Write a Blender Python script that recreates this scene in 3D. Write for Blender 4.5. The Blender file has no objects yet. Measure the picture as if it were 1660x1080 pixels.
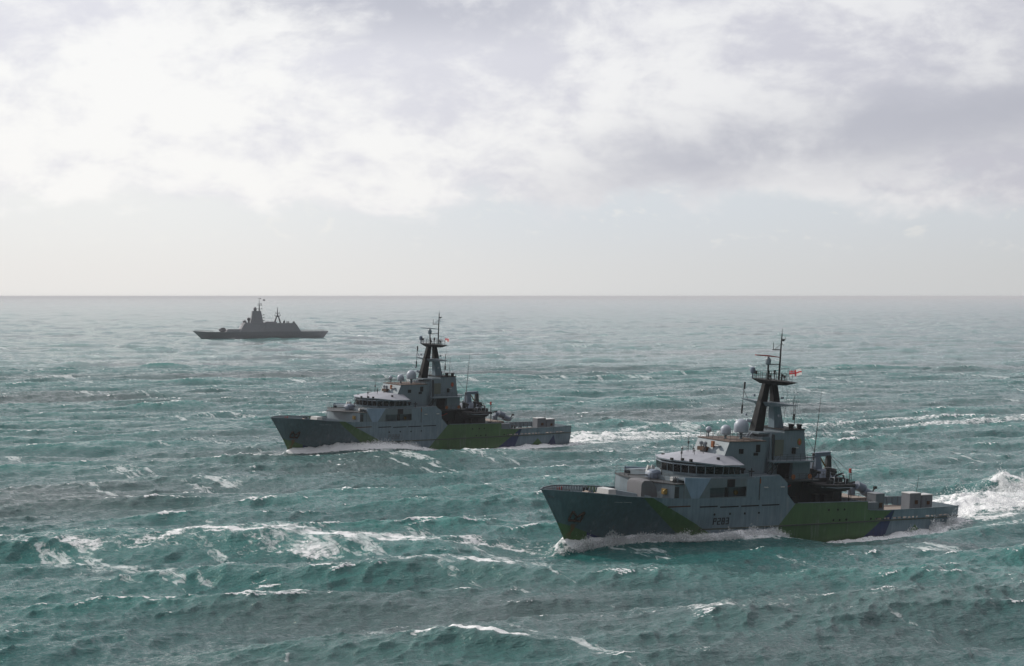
import bpy, bmesh, math, random
import numpy as np
from mathutils import Matrix, Vector, Euler
random.seed(7)
RNG = np.random.default_rng(11)
R_ = math.radians
SC = bpy.context.scene
COL = SC.collection

# ------------------------------------------------------------------ camera, sky, sun, exposure
CAM_H = 34.52
cam_d = bpy.data.cameras.new("camera")
cam_d.lens = 36.0 * 3600 / 1660
cam_d.sensor_width = 36
cam_d.clip_start = 1.0
cam_d.clip_end = 250000
cam = bpy.data.objects.new("camera", cam_d)
COL.objects.link(cam)
cam.location = (0, 0, CAM_H)
cam.rotation_euler = (R_(90) - math.atan((540 - 480.45) / 3600), 0, 0)
SC.camera = cam

SUN_EL, SUN_AZ = R_(36), R_(-56)          # azimuth measured clockwise from +Y
SUN_DIR = Vector((math.sin(SUN_AZ) * math.cos(SUN_EL), math.cos(SUN_AZ) * math.cos(SUN_EL), math.sin(SUN_EL)))
sun_d = bpy.data.lights.new("sun", 'SUN')
sun_d.energy = 3.0
sun_d.angle = R_(0.6)
sun_d.color = (1.0, 0.95, 0.86)
sun = bpy.data.objects.new("sun", sun_d)
COL.objects.link(sun)
sun.rotation_euler = (-SUN_DIR).to_track_quat('-Z', 'Y').to_euler()

SC.view_settings.view_transform = 'Standard'
SC.view_settings.look = 'None'
SC.view_settings.gamma = 1
SC.view_settings.exposure = 0
SC.view_settings.use_curve_mapping = False
SC.render.engine = 'CYCLES'
SC.cycles.max_bounces = 6
SC.cycles.diffuse_bounces = 2
SC.cycles.glossy_bounces = 2
SC.cycles.transparent_max_bounces = 64
SC.cycles.volume_bounces = 0
SC.cycles.use_denoising = True
SC.cycles.denoising_input_passes = 'RGB_ALBEDO_NORMAL'
SC.cycles.sample_clamp_indirect = 4


class NT:
    """tiny helper to write node expressions"""
    def __init__(self, tree):
        self.t = tree
        tree.nodes.clear()

    def n(self, kind, **kw):
        nd = self.t.nodes.new(kind)
        for k, v in kw.items():
            setattr(nd, k, v)
        return nd

    def put(self, sock, v):
        if isinstance(v, bpy.types.NodeSocket):
            self.t.links.new(v, sock)
        elif isinstance(v, (tuple, list)) and sock.type == 'RGBA' and len(v) == 3:
            sock.default_value = (*v, 1)
        else:
            sock.default_value = v

    def m(self, op, a, b=0.0, c=0.0, clamp=False):
        nd = self.n('ShaderNodeMath', operation=op, use_clamp=clamp)
        self.put(nd.inputs[0], a)
        self.put(nd.inputs[1], b)
        self.put(nd.inputs[2], c)
        return nd.outputs[0]

    def add(self, a, b): return self.m('ADD', a, b)
    def sub(self, a, b): return self.m('SUBTRACT', a, b)
    def mul(self, a, b): return self.m('MULTIPLY', a, b)
    def mn(self, a, b): return self.m('MINIMUM', a, b)
    def mx(self, a, b): return self.m('MAXIMUM', a, b)

    def ss(self, v, a, b, x=0.0, y=1.0):
        nd = self.n('ShaderNodeMapRange', interpolation_type='SMOOTHSTEP')
        self.put(nd.inputs[0], v)
        for i, q in enumerate((a, b, x, y)):
            self.put(nd.inputs[1 + i], q)
        return nd.outputs[0]

    def lin(self, v, a, b, x=0.0, y=1.0):
        nd = self.n('ShaderNodeMapRange')
        self.put(nd.inputs[0], v)
        for i, q in enumerate((a, b, x, y)):
            self.put(nd.inputs[1 + i], q)
        return nd.outputs[0]

    def mix(self, f, a, b):
        nd = self.n('ShaderNodeMix', data_type='RGBA')
        self.put(nd.inputs[0], f)
        self.put(nd.inputs[6], a)
        self.put(nd.inputs[7], b)
        return nd.outputs[2]

    def noise(self, vec, scale, detail=4, rough=0.55, dist=0.0):
        nd = self.n('ShaderNodeTexNoise')
        self.put(nd.inputs['Vector'], vec)
        nd.inputs['Scale'].default_value = scale
        nd.inputs['Detail'].default_value = detail
        nd.inputs['Roughness'].default_value = rough
        nd.inputs['Distortion'].default_value = dist
        return nd.outputs['Fac']

    def xyz(self, vec):
        nd = self.n('ShaderNodeSeparateXYZ')
        self.put(nd.inputs[0], vec)
        return nd.outputs

    def vec(self, x, y, z):
        nd = self.n('ShaderNodeCombineXYZ')
        for i, q in enumerate((x, y, z)):
            self.put(nd.inputs[i], q)
        return nd.outputs[0]

    def scale(self, v, s):
        nd = self.n('ShaderNodeVectorMath', operation='MULTIPLY')
        self.put(nd.inputs[0], v)
        nd.inputs[1].default_value = s
        return nd.outputs[0]

    def rgbmul(self, c, f):
        nd = self.n('ShaderNodeVectorMath', operation='SCALE')
        self.put(nd.inputs[0], c)
        self.put(nd.inputs['Scale'], f)
        return nd.outputs[0]


def build_world():
    w = bpy.data.worlds.new("World")
    SC.world = w
    w.use_nodes = True
    t = NT(w.node_tree)
    out = t.n('ShaderNodeOutputWorld')
    bg = t.n('ShaderNodeBackground')
    bg.inputs['Strength'].default_value = 0.1
    sky = t.n('ShaderNodeTexSky', sky_type='NISHITA')
    sky.sun_disc = False
    sky.sun_elevation = SUN_EL
    sky.sun_rotation = SUN_AZ
    sky.dust_density = 2.0
    d = t.n('ShaderNodeTexCoord').outputs['Generated']
    x, y, z = t.xyz(d)
    el = t.m('ARCSINE', t.m('MAXIMUM', t.m('MINIMUM', z, 1.0), -1.0))
    az = t.m('ARCTAN2', x, y)
    P = t.scale(d, (1, 1, 1.9))
    warp = t.n('ShaderNodeVectorMath', operation='MULTIPLY_ADD')
    wn = t.n('ShaderNodeTexNoise')
    t.put(wn.inputs['Vector'], P)
    wn.inputs['Scale'].default_value = 9
    wn.inputs['Detail'].default_value = 3
    t.put(warp.inputs[0], wn.outputs['Color'])
    warp.inputs[1].default_value = (0.045, 0.045, 0.045)
    t.put(warp.inputs[2], P)
    Q = warp.outputs[0]
    big = t.noise(Q, 8.5, 5, 0.5)
    mid = t.noise(Q, 24, 8, 0.55)
    fine = t.noise(Q, 70, 8, 0.6)
    s = t.add(t.mul(big, 0.46), t.add(t.mul(mid, 0.36), t.mul(fine, 0.18)))
    body = t.ss(s, 0.43, 0.585)
    # cloud bank that hangs low over the sea to the right
    elc = t.add(0.0575, t.mul(t.sub(az, 0.06), 0.155))
    off = t.m('DIVIDE', t.add(t.sub(el, elc), t.mul(t.sub(mid, 0.5), 0.030)), 0.0155)
    bank = t.mul(t.m('EXPONENT', t.mul(t.mul(off, off), -1.0)), t.ss(az, -0.03, 0.09))
    bank = t.mul(bank, t.ss(s, 0.80, 0.53))
    bank2 = t.mul(t.ss(t.add(az, t.mul(t.sub(mid, .5), .3)), -0.17, -0.09), t.mul(t.ss(el, 0.104, 0.132), t.ss(az, 0.07, -0.02)))
    shade = t.m('MAXIMUM', t.mul(bank, 0.95), t.mul(bank2, t.ss(s, 0.64, 0.44)))
    white = t.mix(t.ss(az, -0.15, 0.25), (0.98, 0.975, 0.97), (0.90, 0.90, 0.925))
    grey = t.mix(t.ss(az, -0.15, 0.2), (0.775, 0.775, 0.84), (0.665, 0.665, 0.74))
    cl = t.mix(body, grey, white)
    cl = t.mix(shade, cl, (0.55, 0.56, 0.635))
    # clear strip above the horizon
    strip = t.ss(t.add(el, t.mul(t.sub(mid, 0.5), 0.055)), 0.050, 0.036)
    hz = t.mix(t.ss(az, -0.2, 0.15), (0.86, 0.85, 0.835), (0.745, 0.758, 0.765))
    up = t.mix(t.ss(az, -0.18, 0.05), (0.87, 0.885, 0.89), (0.73, 0.775, 0.825))
    gap = t.mix(t.ss(el, 0.004, 0.042), hz, up)
    puff = t.mul(t.ss(fine, 0.56, 0.70), t.mul(t.ss(el, 0.012, 0.03), 0.55))
    gap = t.mix(puff, gap, (0.90, 0.90, 0.885))
    col = t.mix(strip, cl, gap)
    # dimmer away from the sun
    dp = t.n('ShaderNodeVectorMath', operation='DOT_PRODUCT')
    t.put(dp.inputs[0], d)
    dp.inputs[1].default_value = SUN_DIR
    fall = t.ss(dp.outputs['Value'], -0.55, 0.60, 0.11, 1.0)
    col = t.rgbmul(col, t.mul(fall, 10.0))
    skymix = t.mix(0.92, sky.outputs[0], col)
    t.put(bg.inputs['Color'], skymix)
    t.put(out.inputs['Surface'], bg.outputs[0])


build_world()


# ------------------------------------------------------------------ materials
def new_mat(name):
    mt = bpy.data.materials.new(name)
    mt.use_nodes = True
    return mt, NT(mt.node_tree)


def finish(t, **kw):
    out = t.n('ShaderNodeOutputMaterial')
    b = t.n('ShaderNodeBsdfPrincipled')
    for k, v in kw.items():
        t.put(b.inputs[k.replace('_', ' ')], v)
    t.put(out.inputs['Surface'], b.outputs[0])
    return b


MATS = {}


def paint(name, c, rough=0.5, dirt=0.35, rust=0.0, metal=0.0):
    """weathered paint: blotches, vertical run-offs, a little rust"""
    if name in MATS:
        return MATS[name]
    mt, t = new_mat(name)
    co = t.n('ShaderNodeTexCoord').outputs['Object']
    a = t.noise(co, 0.9, 5)
    run = t.noise(t.scale(co, (2.4, 2.4, 0.22)), 1.6, 4)
    f = t.add(t.mul(t.sub(a, 0.5), dirt), t.mul(t.sub(run, 0.5), dirt * 1.3))
    col = t.rgbmul(c, t.add(1.0, f))
    if rust:
        rr = t.mul(t.ss(run, 0.62, 0.72), t.mul(t.ss(a, 0.5, 0.65), rust))
        col = t.mix(rr, col, (0.13, 0.05, 0.02))
    finish(t, Base_Color=col, Roughness=t.lin(a, 0.3, 0.7, rough - 0.08, rough + 0.12), Metallic=metal)
    MATS[name] = mt
    return mt


def camo(t, x, z, pts):
    """mask (0/1) of a convex polygon in the ship's side view (x aft from the stem, z up)"""
    cx = sum(p[0] for p in pts) / len(pts)
    cz = sum(p[1] for p in pts) / len(pts)
    acc = None
    for i in range(len(pts)):
        (x0, z0), (x1, z1) = pts[i], pts[(i + 1) % len(pts)]
        nx, nz = z0 - z1, x1 - x0
        if nx * (cx - x0) + nz * (cz - z0) < 0:
            nx, nz = -nx, -nz
        ln = math.hypot(nx, nz)
        e = t.add(t.add(t.mul(x, nx / ln), t.mul(z, nz / ln)), -(nx * x0 + nz * z0) / ln)
        acc = e if acc is None else t.mn(acc, e)
    return t.ss(acc, -0.03, 0.03)


G_LIGHT = (0.160, 0.216, 0.256)
G_DARK = (0.068, 0.112, 0.130)
GREEN = (0.062, 0.128, 0.043)
NAVY = (0.020, 0.032, 0.10)


def hull_paint():
    mt, t = new_mat("hull_camouflage_paint")
    co = t.n('ShaderNodeTexCoord').outputs['Object']
    X, Y, z = t.xyz(co)
    x = t.add(X, 40.0)
    col = t.mix(camo(t, x, z, [(-3, 9), (10.48, 9), (26.6, -3), (26.6, -6), (-3, -6)]), G_LIGHT, G_DARK)
    col = t.mix(camo(t, x, z, [(13.2, 6.95), (14.9, 6.75), (35, -3), (26.5, -3)]), col, GREEN)
    col = t.mix(camo(t, x, z, [(1, 3.4), (5.0, 2.35), (8.6, 1.1), (10, -5), (1, -5)]), col, GREEN)
    col = t.mix(camo(t, x, z, [(7.6, 1.45), (10.2, .55), (13, -3), (9.0, -3)]), col, NAVY)
    col = t.mix(camo(t, x, z, [(43, 5.6), (64.5, 5.6), (63.5, 2.6), (52, -4), (33.3, -4)]), col, GREEN)
    col = t.mix(camo(t, x, z, [(63.3, 3.45), (63.75, 3.45), (60.8, -3), (53.4, -3)]), col, NAVY)
    col = t.mix(camo(t, x, z, [(68.7, 1.05), (73.4, -3), (64.2, -3)]), col, GREEN)
    col = t.mix(camo(t, x, z, [(73.7, 1.6), (75.6, -3), (69.6, -3)]), col, NAVY)
    a = t.noise(co, 0.55, 6)
    run = t.noise(t.scale(co, (1.6, 1.6, 0.13)), 1.5, 5)
    f = t.add(t.mul(t.sub(a, 0.5), 0.5), t.mul(t.sub(run, 0.5), 0.95))
    col = t.rgbmul(col, t.add(1.0, f))
    rust = t.mul(t.ss(run, 0.63, 0.74), t.ss(a, 0.48, 0.66))
    col = t.mix(t.mul(rust, 0.75), col, (0.12, 0.05, 0.022))
    salt = t.mul(t.ss(t.noise(t.scale(co, (0.9, 0.9, 0.10)), 1.1, 6), 0.52, 0.72), t.ss(t.noise(co, 0.35, 3), 0.42, 0.62))
    col = t.mix(t.mul(salt, 0.38), col, (0.30, 0.32, 0.33))
    # plate seams and the rust run under the anchor
    seam = t.ss(t.m('ABSOLUTE', t.sub(t.m('FRACT', t.mul(x, 0.143)), 0.5)), 0.0, 0.006, 1.0, 0.0)
    col = t.mix(t.mul(seam, 0.5), col, (0.05, 0.055, 0.055))
    run2 = t.mul(t.ss(t.m('ABSOLUTE', t.add(t.sub(x, 5.15), t.mul(t.sub(run, .5), 1.2))), 0.45, 0.05),
                 t.mul(t.ss(z, 2.9, 2.5), t.ss(z, -0.4, 2.0)))
    col = t.mix(t.mul(run2, 0.85), col, (0.16, 0.07, 0.02))
    finish(t, Base_Color=col, Roughness=t.lin(run, 0.3, 0.7, 0.34, 0.52))
    return mt


def side_paint():
    """light grey with the pale wedge painted under the bridge"""
    mt, t = new_mat("superstructure_side_paint")
    co = t.n('ShaderNodeTexCoord').outputs['Object']
    X, Y, z = t.xyz(co)
    x = t.add(X, 40.0)
    col = t.mix(camo(t, x, z, [(19.9, 9.8), (25.8, 9.8), (23.2, 6.2), (22.1, 6.2)]), (0.135, 0.168, 0.185), (0.23, 0.31, 0.41))
    col = t.mix(t.ss(x, 32.55, 32.6), col, G_LIGHT)
    a = t.noise(co, 0.8, 6)
    run = t.noise(t.scale(co, (2.2, 2.2, 0.2)), 1.5, 5)
    col = t.rgbmul(col, t.add(1.0, t.add(t.mul(t.sub(a, .5), .45), t.mul(t.sub(run, .5), .55))))
    col = t.mix(t.mul(t.ss(run, 0.63, 0.72), 0.35), col, (0.13, 0.06, 0.025))
    finish(t, Base_Color=col, Roughness=0.5)
    return mt


def mast_paint():
    mt, t = new_mat("mast_two_tone_paint")
    co = t.n('ShaderNodeTexCoord').outputs['Object']
    X, Y, z = t.xyz(co)
    col = t.mix(t.ss(z, 19.25, 19.3), G_LIGHT, (0.008, 0.009, 0.010))
    run = t.noise(t.scale(co, (2.5, 2.5, 0.3)), 1.5, 4)
    col = t.rgbmul(col, t.add(0.7, t.mul(run, 0.6)))
    finish(t, Base_Color=col, Roughness=0.8)
    return mt


M_HULL = hull_paint()
M_SIDE = side_paint()
M_MAST2 = mast_paint()
M_LIGHT = paint("ship_light_grey", (0.15, 0.19, 0.218), 0.5, 0.4, 0.5)
M_ROOF = paint("pale_roof_paint", (0.31, 0.32, 0.36), 0.5, 0.25)
M_BLACK = paint("funnel_black", (0.008, 0.009, 0.010), 0.85, 0.4)
M_DARK = paint("dark_deck_fittings", (0.03, 0.034, 0.036), 0.55, 0.5, 0.4)
M_BAY = paint("bay_shade_and_gear_grey", (0.028, 0.032, 0.034), 0.6, 0.5, 0.6)  # near black paints the shadow in the bay; also colours dark gear
M_WHITE = paint("white_gloss", (0.52, 0.52, 0.51), 0.38, 0.2)
M_DOME = paint("radome_grey_white", (0.31, 0.345, 0.40), 0.4, 0.18)
M_DECK = paint("deck_red_brown", (0.10, 0.068, 0.052), 0.75, 0.5)
M_WOOD = paint("deck_planking_tan", (0.24, 0.195, 0.165), 0.75, 0.4)
M_GRDECK = paint("foredeck_grey", (0.13, 0.135, 0.135), 0.7, 0.5)
M_RUST = paint("rusty_iron", (0.07, 0.034, 0.016), 0.8, 0.7)
M_ANCH = paint("anchor_black_rust", (0.045, 0.024, 0.014), 0.8, 0.9)
M_CANVAS = paint("grey_canvas", (0.14, 0.14, 0.15), 0.85, 0.3)
M_BLUEGR = paint("blue_grey_machinery", (0.14, 0.175, 0.23), 0.5, 0.35, 0.3)
M_LOCK = paint("locker_grey", (0.15, 0.165, 0.185), 0.5, 0.3, 0.2)
M_ORANGE = paint("orange_lifebuoy", (0.24, 0.08, 0.025), 0.6, 0.15)
M_RED = paint("signal_red", (0.42, 0.05, 0.035), 0.5, 0.2)
M_YELLOW = paint("yellow_fitting", (0.22, 0.14, 0.03), 0.5, 0.2)
M_RUBBER = paint("black_rubber", (0.014, 0.014, 0.015), 0.6, 0.3)
M_LOUVRE = paint("olive_louvre", (0.13, 0.135, 0.11), 0.6, 0.4)
M_CORV = paint("corvette_grey", (0.20, 0.205, 0.225), 0.6, 0.35)
M_CORVD = paint("corvette_dark", (0.11, 0.113, 0.125), 0.6, 0.35)
M_NUM = paint("number_black", (0.012, 0.012, 0.014), 0.5, 0.1)
M_NUMF = paint("number_faded", (0.12, 0.135, 0.15), 0.5, 0.2)


def glass_mat():
    mt, t = new_mat("dark_window_glass")
    co = t.n('ShaderNodeTexCoord').outputs['Object']
    b = finish(t, Base_Color=t.rgbmul((0.006, 0.007, 0.008), t.add(0.5, t.noise(co, 3, 2))), Roughness=0.25)
    b.inputs['Specular IOR Level'].default_value = 0.25
    return mt


M_GLASS = glass_mat()


# ------------------------------------------------------------------ mesh builder
class MB:
    """ship frame: x metres aft of the stem head, y to port, z above the water"""
    def __init__(self):
        self.v, self.f, self.m = [], [], []

    def vert(self, x, y, z):
        self.v.append((x - 40.0, -y, z))
        return len(self.v) - 1

    def face(self, ids, m=0):
        self.f.append(tuple(ids))
        self.m.append(m)

    def box(self, x0, x1, y0, y1, z0, z1, m=0, tx=0.0, ty=0.0):
        a = [self.vert(*p) for p in ((x0, y0, z0), (x1, y0, z0), (x1, y1, z0), (x0, y1, z0))]
        b = [self.vert(*p) for p in ((x0 + tx, y0 + ty, z1), (x1 - tx, y0 + ty, z1), (x1 - tx, y1 - ty, z1), (x0 + tx, y1 - ty, z1))]
        self._loft(a, b, m)
        return self

    def _loft(self, a, b, m=0, cap=True):
        n = len(a)
        for i in range(n):
            j = (i + 1) % n
            self.face((a[i], a[j], b[j], b[i]), m)
        if cap:
            self.face(a[::-1], m)
            self.face(b, m)

    def frustum(self, p0, z0, p1, z1, m=0):
        a = [self.vert(*(q if len(q) == 3 else (*q, z0))) for q in p0]
        b = [self.vert(*(q if len(q) == 3 else (*q, z1))) for q in p1]
        self._loft(a, b, m)
        return self

    def prism(self, poly, z0, z1, m=0):
        return self.frustum(poly, z0, poly, z1, m)

    def plate(self, xz, y0, y1, m=0):
        a = [self.vert(x, y0, z) for x, z in xz]
        b = [self.vert(x, y1, z) for x, z in xz]
        self._loft(a, b, m)
        return self

    def tube(self, p0, p1, r0, r1=None, n=6, m=0):
        r1 = r0 if r1 is None else r1
        p0, p1 = Vector(p0), Vector(p1)
        d = (p1 - p0).normalized()
        u = d.orthogonal().normalized()
        w = d.cross(u)
        a, b = [], []
        for i in range(n):
            an = 2 * math.pi * i / n
            o = u * math.cos(an) + w * math.sin(an)
            a.append(self.vert(*(p0 + o * r0)))
            b.append(self.vert(*(p1 + o * r1)))
        self._loft(a, b, m)
        return self

    def path(self, pts, r, n=5, m=0):
        for a, b in zip(pts[:-1], pts[1:]):
            self.tube(a, b, r, n=n, m=m)
        return self

    def lathe(self, cx, cy, prof, n=18, m=0):
        rings = []
        for r, z in prof:
            rings.append([self.vert(cx + r * math.cos(2 * math.pi * i / n), cy + r * math.sin(2 * math.pi * i / n), z) for i in range(n)])
        for a, b in zip(rings[:-1], rings[1:]):
            self._loft(a, b, m, cap=False)
        self.face(rings[0][::-1], m)
        self.face(rings[-1], m)
        return self

    def loft_rings(self, rings, m=0, cap=True):
        ids = [[self.vert(*p) for p in r] for r in rings]
        for a, b in zip(ids[:-1], ids[1:]):
            self._loft(a, b, m, cap=False)
        if cap:
            self.face(ids[0][::-1], m)
            self.face(ids[-1], m)
        return self

    def build(self, name, mats, parent=None, smooth=False, recalc=True):
        me = bpy.data.meshes.new(name)
        me.from_pydata(self.v, [], self.f)
        if not isinstance(mats, (list, tuple)):
            mats = [mats]
        for q in mats:
            me.materials.append(q)
        me.polygons.foreach_set('material_index', self.m)
        if recalc:
            bm = bmesh.new()
            bm.from_mesh(me)
            bmesh.ops.recalc_face_normals(bm, faces=bm.faces)
            bm.to_mesh(me)
            bm.free()
        if smooth:
            me.polygons.foreach_set('use_smooth', [True] * len(me.polygons))
            me.set_sharp_from_angle(angle=R_(38))
        o = bpy.data.objects.new(name, me)
        COL.objects.link(o)
        if parent:
            o.parent = parent
        return o


def tag(o, label, cat, group=None, kind=None):
    o['label'] = label
    o['category'] = cat
    if group:
        o['group'] = group
    if kind:
        o['kind'] = kind
    return o


def empty(name, mat=None):
    o = bpy.data.objects.new(name, None)
    o.empty_display_size = 1
    COL.objects.link(o)
    if mat is not None:
        o.matrix_world = mat
    return o


def pose(X, Y, psi, pitch, roll, dz):
    """matrix of a ship whose mid-length waterline point stands at X, Y"""
    def w(x, y, z):
        y2 = y * math.cos(roll) + z * math.sin(roll)
        z2 = z * math.cos(roll) - y * math.sin(roll)
        x2 = x * math.cos(pitch) + z2 * math.sin(pitch)
        z3 = z2 * math.cos(pitch) - x * math.sin(pitch)
        return Vector((X + x2 * math.cos(psi) + y2 * math.sin(psi), Y + x2 * math.sin(psi) - y2 * math.cos(psi), z3 + dz))
    o = w(0, 0, 0)
    ax, ay, az = w(1, 0, 0) - o, w(0, -1, 0) - o, w(0, 0, 1) - o
    return Matrix(((ax.x, ay.x, az.x, o.x), (ax.y, ay.y, az.y, o.y), (ax.z, ay.z, az.z, o.z), (0, 0, 0, 1)))


POSE_A = (35.602, 332.121, 0.64263, 0.02464, 0.05755, -0.796)
POSE_B = (-20.730, 503.557, 0.66, 0.00029, 0.04665, 0.797)
POSE_C = (-206.5, 1822.0, R_(14), 0.0, 0.0, -0.2)


def ip(x, xs, ys):
    return float(np.interp(x, xs, ys))


# ------------------------------------------------------------------ the sea
def fft_tile(L, N, lam_min, lam_max, lam_p, hs, wind, spread, seed):
    rng = np.random.default_rng(seed)
    k1 = np.fft.fftfreq(N, L / N) * 2 * np.pi
    kx, ky = np.meshgrid(k1, k1, indexing='ij')
    k = np.hypot(kx, ky)
    k[0, 0] = 1
    kp = 2 * np.pi / lam_p
    S = np.exp(-1.25 * (kp / k) ** 2) / k ** 4
    c = (kx * wind[0] + ky * wind[1]) / k
    S *= np.where(c > 0, np.abs(c) ** spread, 0.03 * np.abs(c) ** 2)
    lam = 2 * np.pi / k
    S[(lam < lam_min) | (lam > lam_max)] = 0
    S[0, 0] = 0
    H = np.sqrt(S) * (rng.normal(size=k.shape) + 1j * rng.normal(size=k.shape))
    h = np.fft.ifft2(H).real
    sc = hs / 4 / h.std()
    H *= sc
    h *= sc
    f = lambda A: np.fft.ifft2(A).real
    dx = f(1j * kx / k * H)
    dy = f(1j * ky / k * H)
    jxx = f(-kx * kx / k * H)
    jyy = f(-ky * ky / k * H)
    jxy = f(-kx * ky / k * H)
    return [q.astype(np.float32) for q in (h, dx, dy, jxx, jyy, jxy)]


def bil(tile, L, x, y):
    N = tile[0].shape[0]
    u = (x / L) % 1.0 * N
    v = (y / L) % 1.0 * N
    i = np.floor(u).astype(int)
    j = np.floor(v).astype(int)
    a = (u - i).astype(np.float32)
    b = (v - j).astype(np.float32)
    i %= N
    j %= N
    i1 = (i + 1) % N
    j1 = (j + 1) % N
    return [q[i, j] * (1 - a) * (1 - b) + q[i1, j] * a * (1 - b) + q[i, j1] * (1 - a) * b + q[i1, j1] * a * b for q in tile]


WIND = np.array([0.50, -0.866])
TA = fft_tile(467.0, 1024, 7.0, 180.0, 58.0, 2.6, WIND, 8, 3)
TB = fft_tile(131.0, 1024, 0.6, 6.0, 5.0, 0.42, WIND, 2.8, 5)


def sstep(v, a, b):
    q = np.clip((v - a) / (b - a), 0, 1)
    return q * q * (3 - 2 * q)


def vnoise(x, y, seed):
    """cheap smooth noise 0..1"""
    rng = np.random.default_rng(seed)
    T = rng.random((256, 256)).astype(np.float32)
    i = np.floor(x).astype(int)
    j = np.floor(y).astype(int)
    a = x - i
    b = y - j
    a = a * a * (3 - 2 * a)
    b = b * b * (3 - 2 * b)
    g = lambda p, q: T[p % 256, q % 256]
    return g(i, j) * (1 - a) * (1 - b) + g(i + 1, j) * a * (1 - b) + g(i, j + 1) * (1 - a) * b + g(i + 1, j + 1) * a * b


def fbm(x, y, seed, n=4):
    s, w, tot = 0, 1.0, 0
    for q in range(n):
        s = s + w * vnoise(x * 2 ** q + 17.3 * q, y * 2 ** q + 5.1 * q, seed + q)
        tot += w
        w *= 0.55
    return s / tot


HB_DX = [0, 1, 2, 5, 8, 12, 16, 20, 60, 70, 77, 79.5]
HB_DY = [0.06, 1.0, 1.9, 4.0, 5.4, 6.4, 6.75, 6.8, 6.8, 6.6, 6.1, 5.6]
HB_WX = [4.6, 6, 8, 10, 15, 20, 25, 30, 36, 60, 72, 79.5]
HB_WY = [0.06, 0.3, 0.75, 1.3, 2.9, 4.6, 5.8, 6.5, 6.75, 6.75, 6.35, 5.3]

# height of the water along each hull (x aft of stem, metres in the world), read off the photograph
ETA_A = ([-8, 0, 4, 7, 10, 15, 26, 36, 39, 42, 48, 60, 71, 76, 80, 86, 100, 125], [-1.6, -2.2, -2.05, -1.3, -.8, -0.3, -.5, -.6, -1.1, -2.3, -3.0, -3.1, -2.9, -2.1, -1.4, -0.4, 0.0, 0.0])
ETA_B = ([-8, 0, 5, 10, 15, 24, 32, 38, 48, 60, 77, 85, 110], [0.2, .2, .3, .5, 1.0, 1.1, .5, -.3, -.8, -.7, -.7, -.3, 0])


def ship_xy(p, x, y):
    X, Y, psi = p[:3]
    dx, dy = x - X, y - Y
    return 40 + dx * math.cos(psi) + dy * math.sin(psi), dx * math.sin(psi) - dy * math.cos(psi)


def sea_fields(x, y):
    """rest position -> displaced position, foam, crest"""
    r = np.hypot(x, y)
    hA = bil(TA, 467.0, x, y)
    ca, sa = math.cos(0.47), math.sin(0.47)
    xr, yr = x * ca + y * sa, -x * sa + y * ca
    hB = bil(TB, 131.0, xr, yr)
    gust = 0.62 + 0.76 * fbm(x / 46.0 + 3, y / 90.0, 40)
    amp_far = 1.0
    chop = 1.0
    z = hA[0] + hB[0] * gust
    bx = (hB[1] * ca - hB[2] * sa) * gust
    by = (hB[1] * sa + hB[2] * ca) * gust
    px = x + chop * hA[1] + 0.9 * bx
    py = y + chop * hA[2] + 0.9 * by
    jx = 1 + chop * hA[3] + 0.9 * hB[3] * gust * 0.75
    jy = 1 + chop * hA[4] + 0.9 * hB[4] * gust * 0.75
    jm = chop * hA[5] + 0.9 * hB[5] * gust * 0.75
    J = jx * jy - jm * jm
    JA = (1 + chop * hA[3]) * (1 + chop * hA[4]) - (chop * hA[5]) ** 2
    patch = fbm(x / 34.0, y / 60.0 + 9, 71)
    patch2 = fbm(x / 7.0 + 40, y / 13.0, 75, 4)
    foam = sstep(JA + 0.5 * (J - JA), 0.54, 0.20) * sstep(patch, 0.36, 0.54)
    # small breakers: the squeeze of the surface averaged along the crest, left behind as the crest runs on
    for lag, w_ in ((0.0, 0.95), (0.9, 0.8), (2.0, 0.6), (3.4, 0.45), (5.2, 0.35), (7.2, 0.25)):
        acc = 0
        for q in (-1.2, -0.6, 0.0, 0.6, 1.2):
            ox = x + q * 0.866 + lag * WIND[0]
            oy = y + q * 0.5 + lag * WIND[1]
            b_ = bil(TB[3:5], 131.0, ox * ca + oy * sa, -ox * sa + oy * ca)
            acc = acc + (b_[0] + b_[1]) * 0.9 * gust
        a_ = bil(TA[3:5], 467.0, x + lag * WIND[0], y + lag * WIND[1])
        div = acc / 5 + (a_[0] + a_[1]) * chop
        foam = np.maximum(foam, w_ * 1.1 * sstep(div, -0.33, -0.64) * sstep(patch2, 0.38, 0.56))
    foam = foam * np.clip(540.0 / np.maximum(r, 1), 0.30, 1)
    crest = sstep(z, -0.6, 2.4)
    # streaks of old foam drawn out down wind
    sx = x * 0.866 + y * 0.5
    sy = x * 0.5 - y * 0.866
    st = fbm(sx / 5.0, sy / 46.0, 90, 4)
    streak = sstep(st, 0.57, 0.78) * sstep(patch, 0.42, 0.62)
    return px, py, z, foam, crest, streak, r


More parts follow.
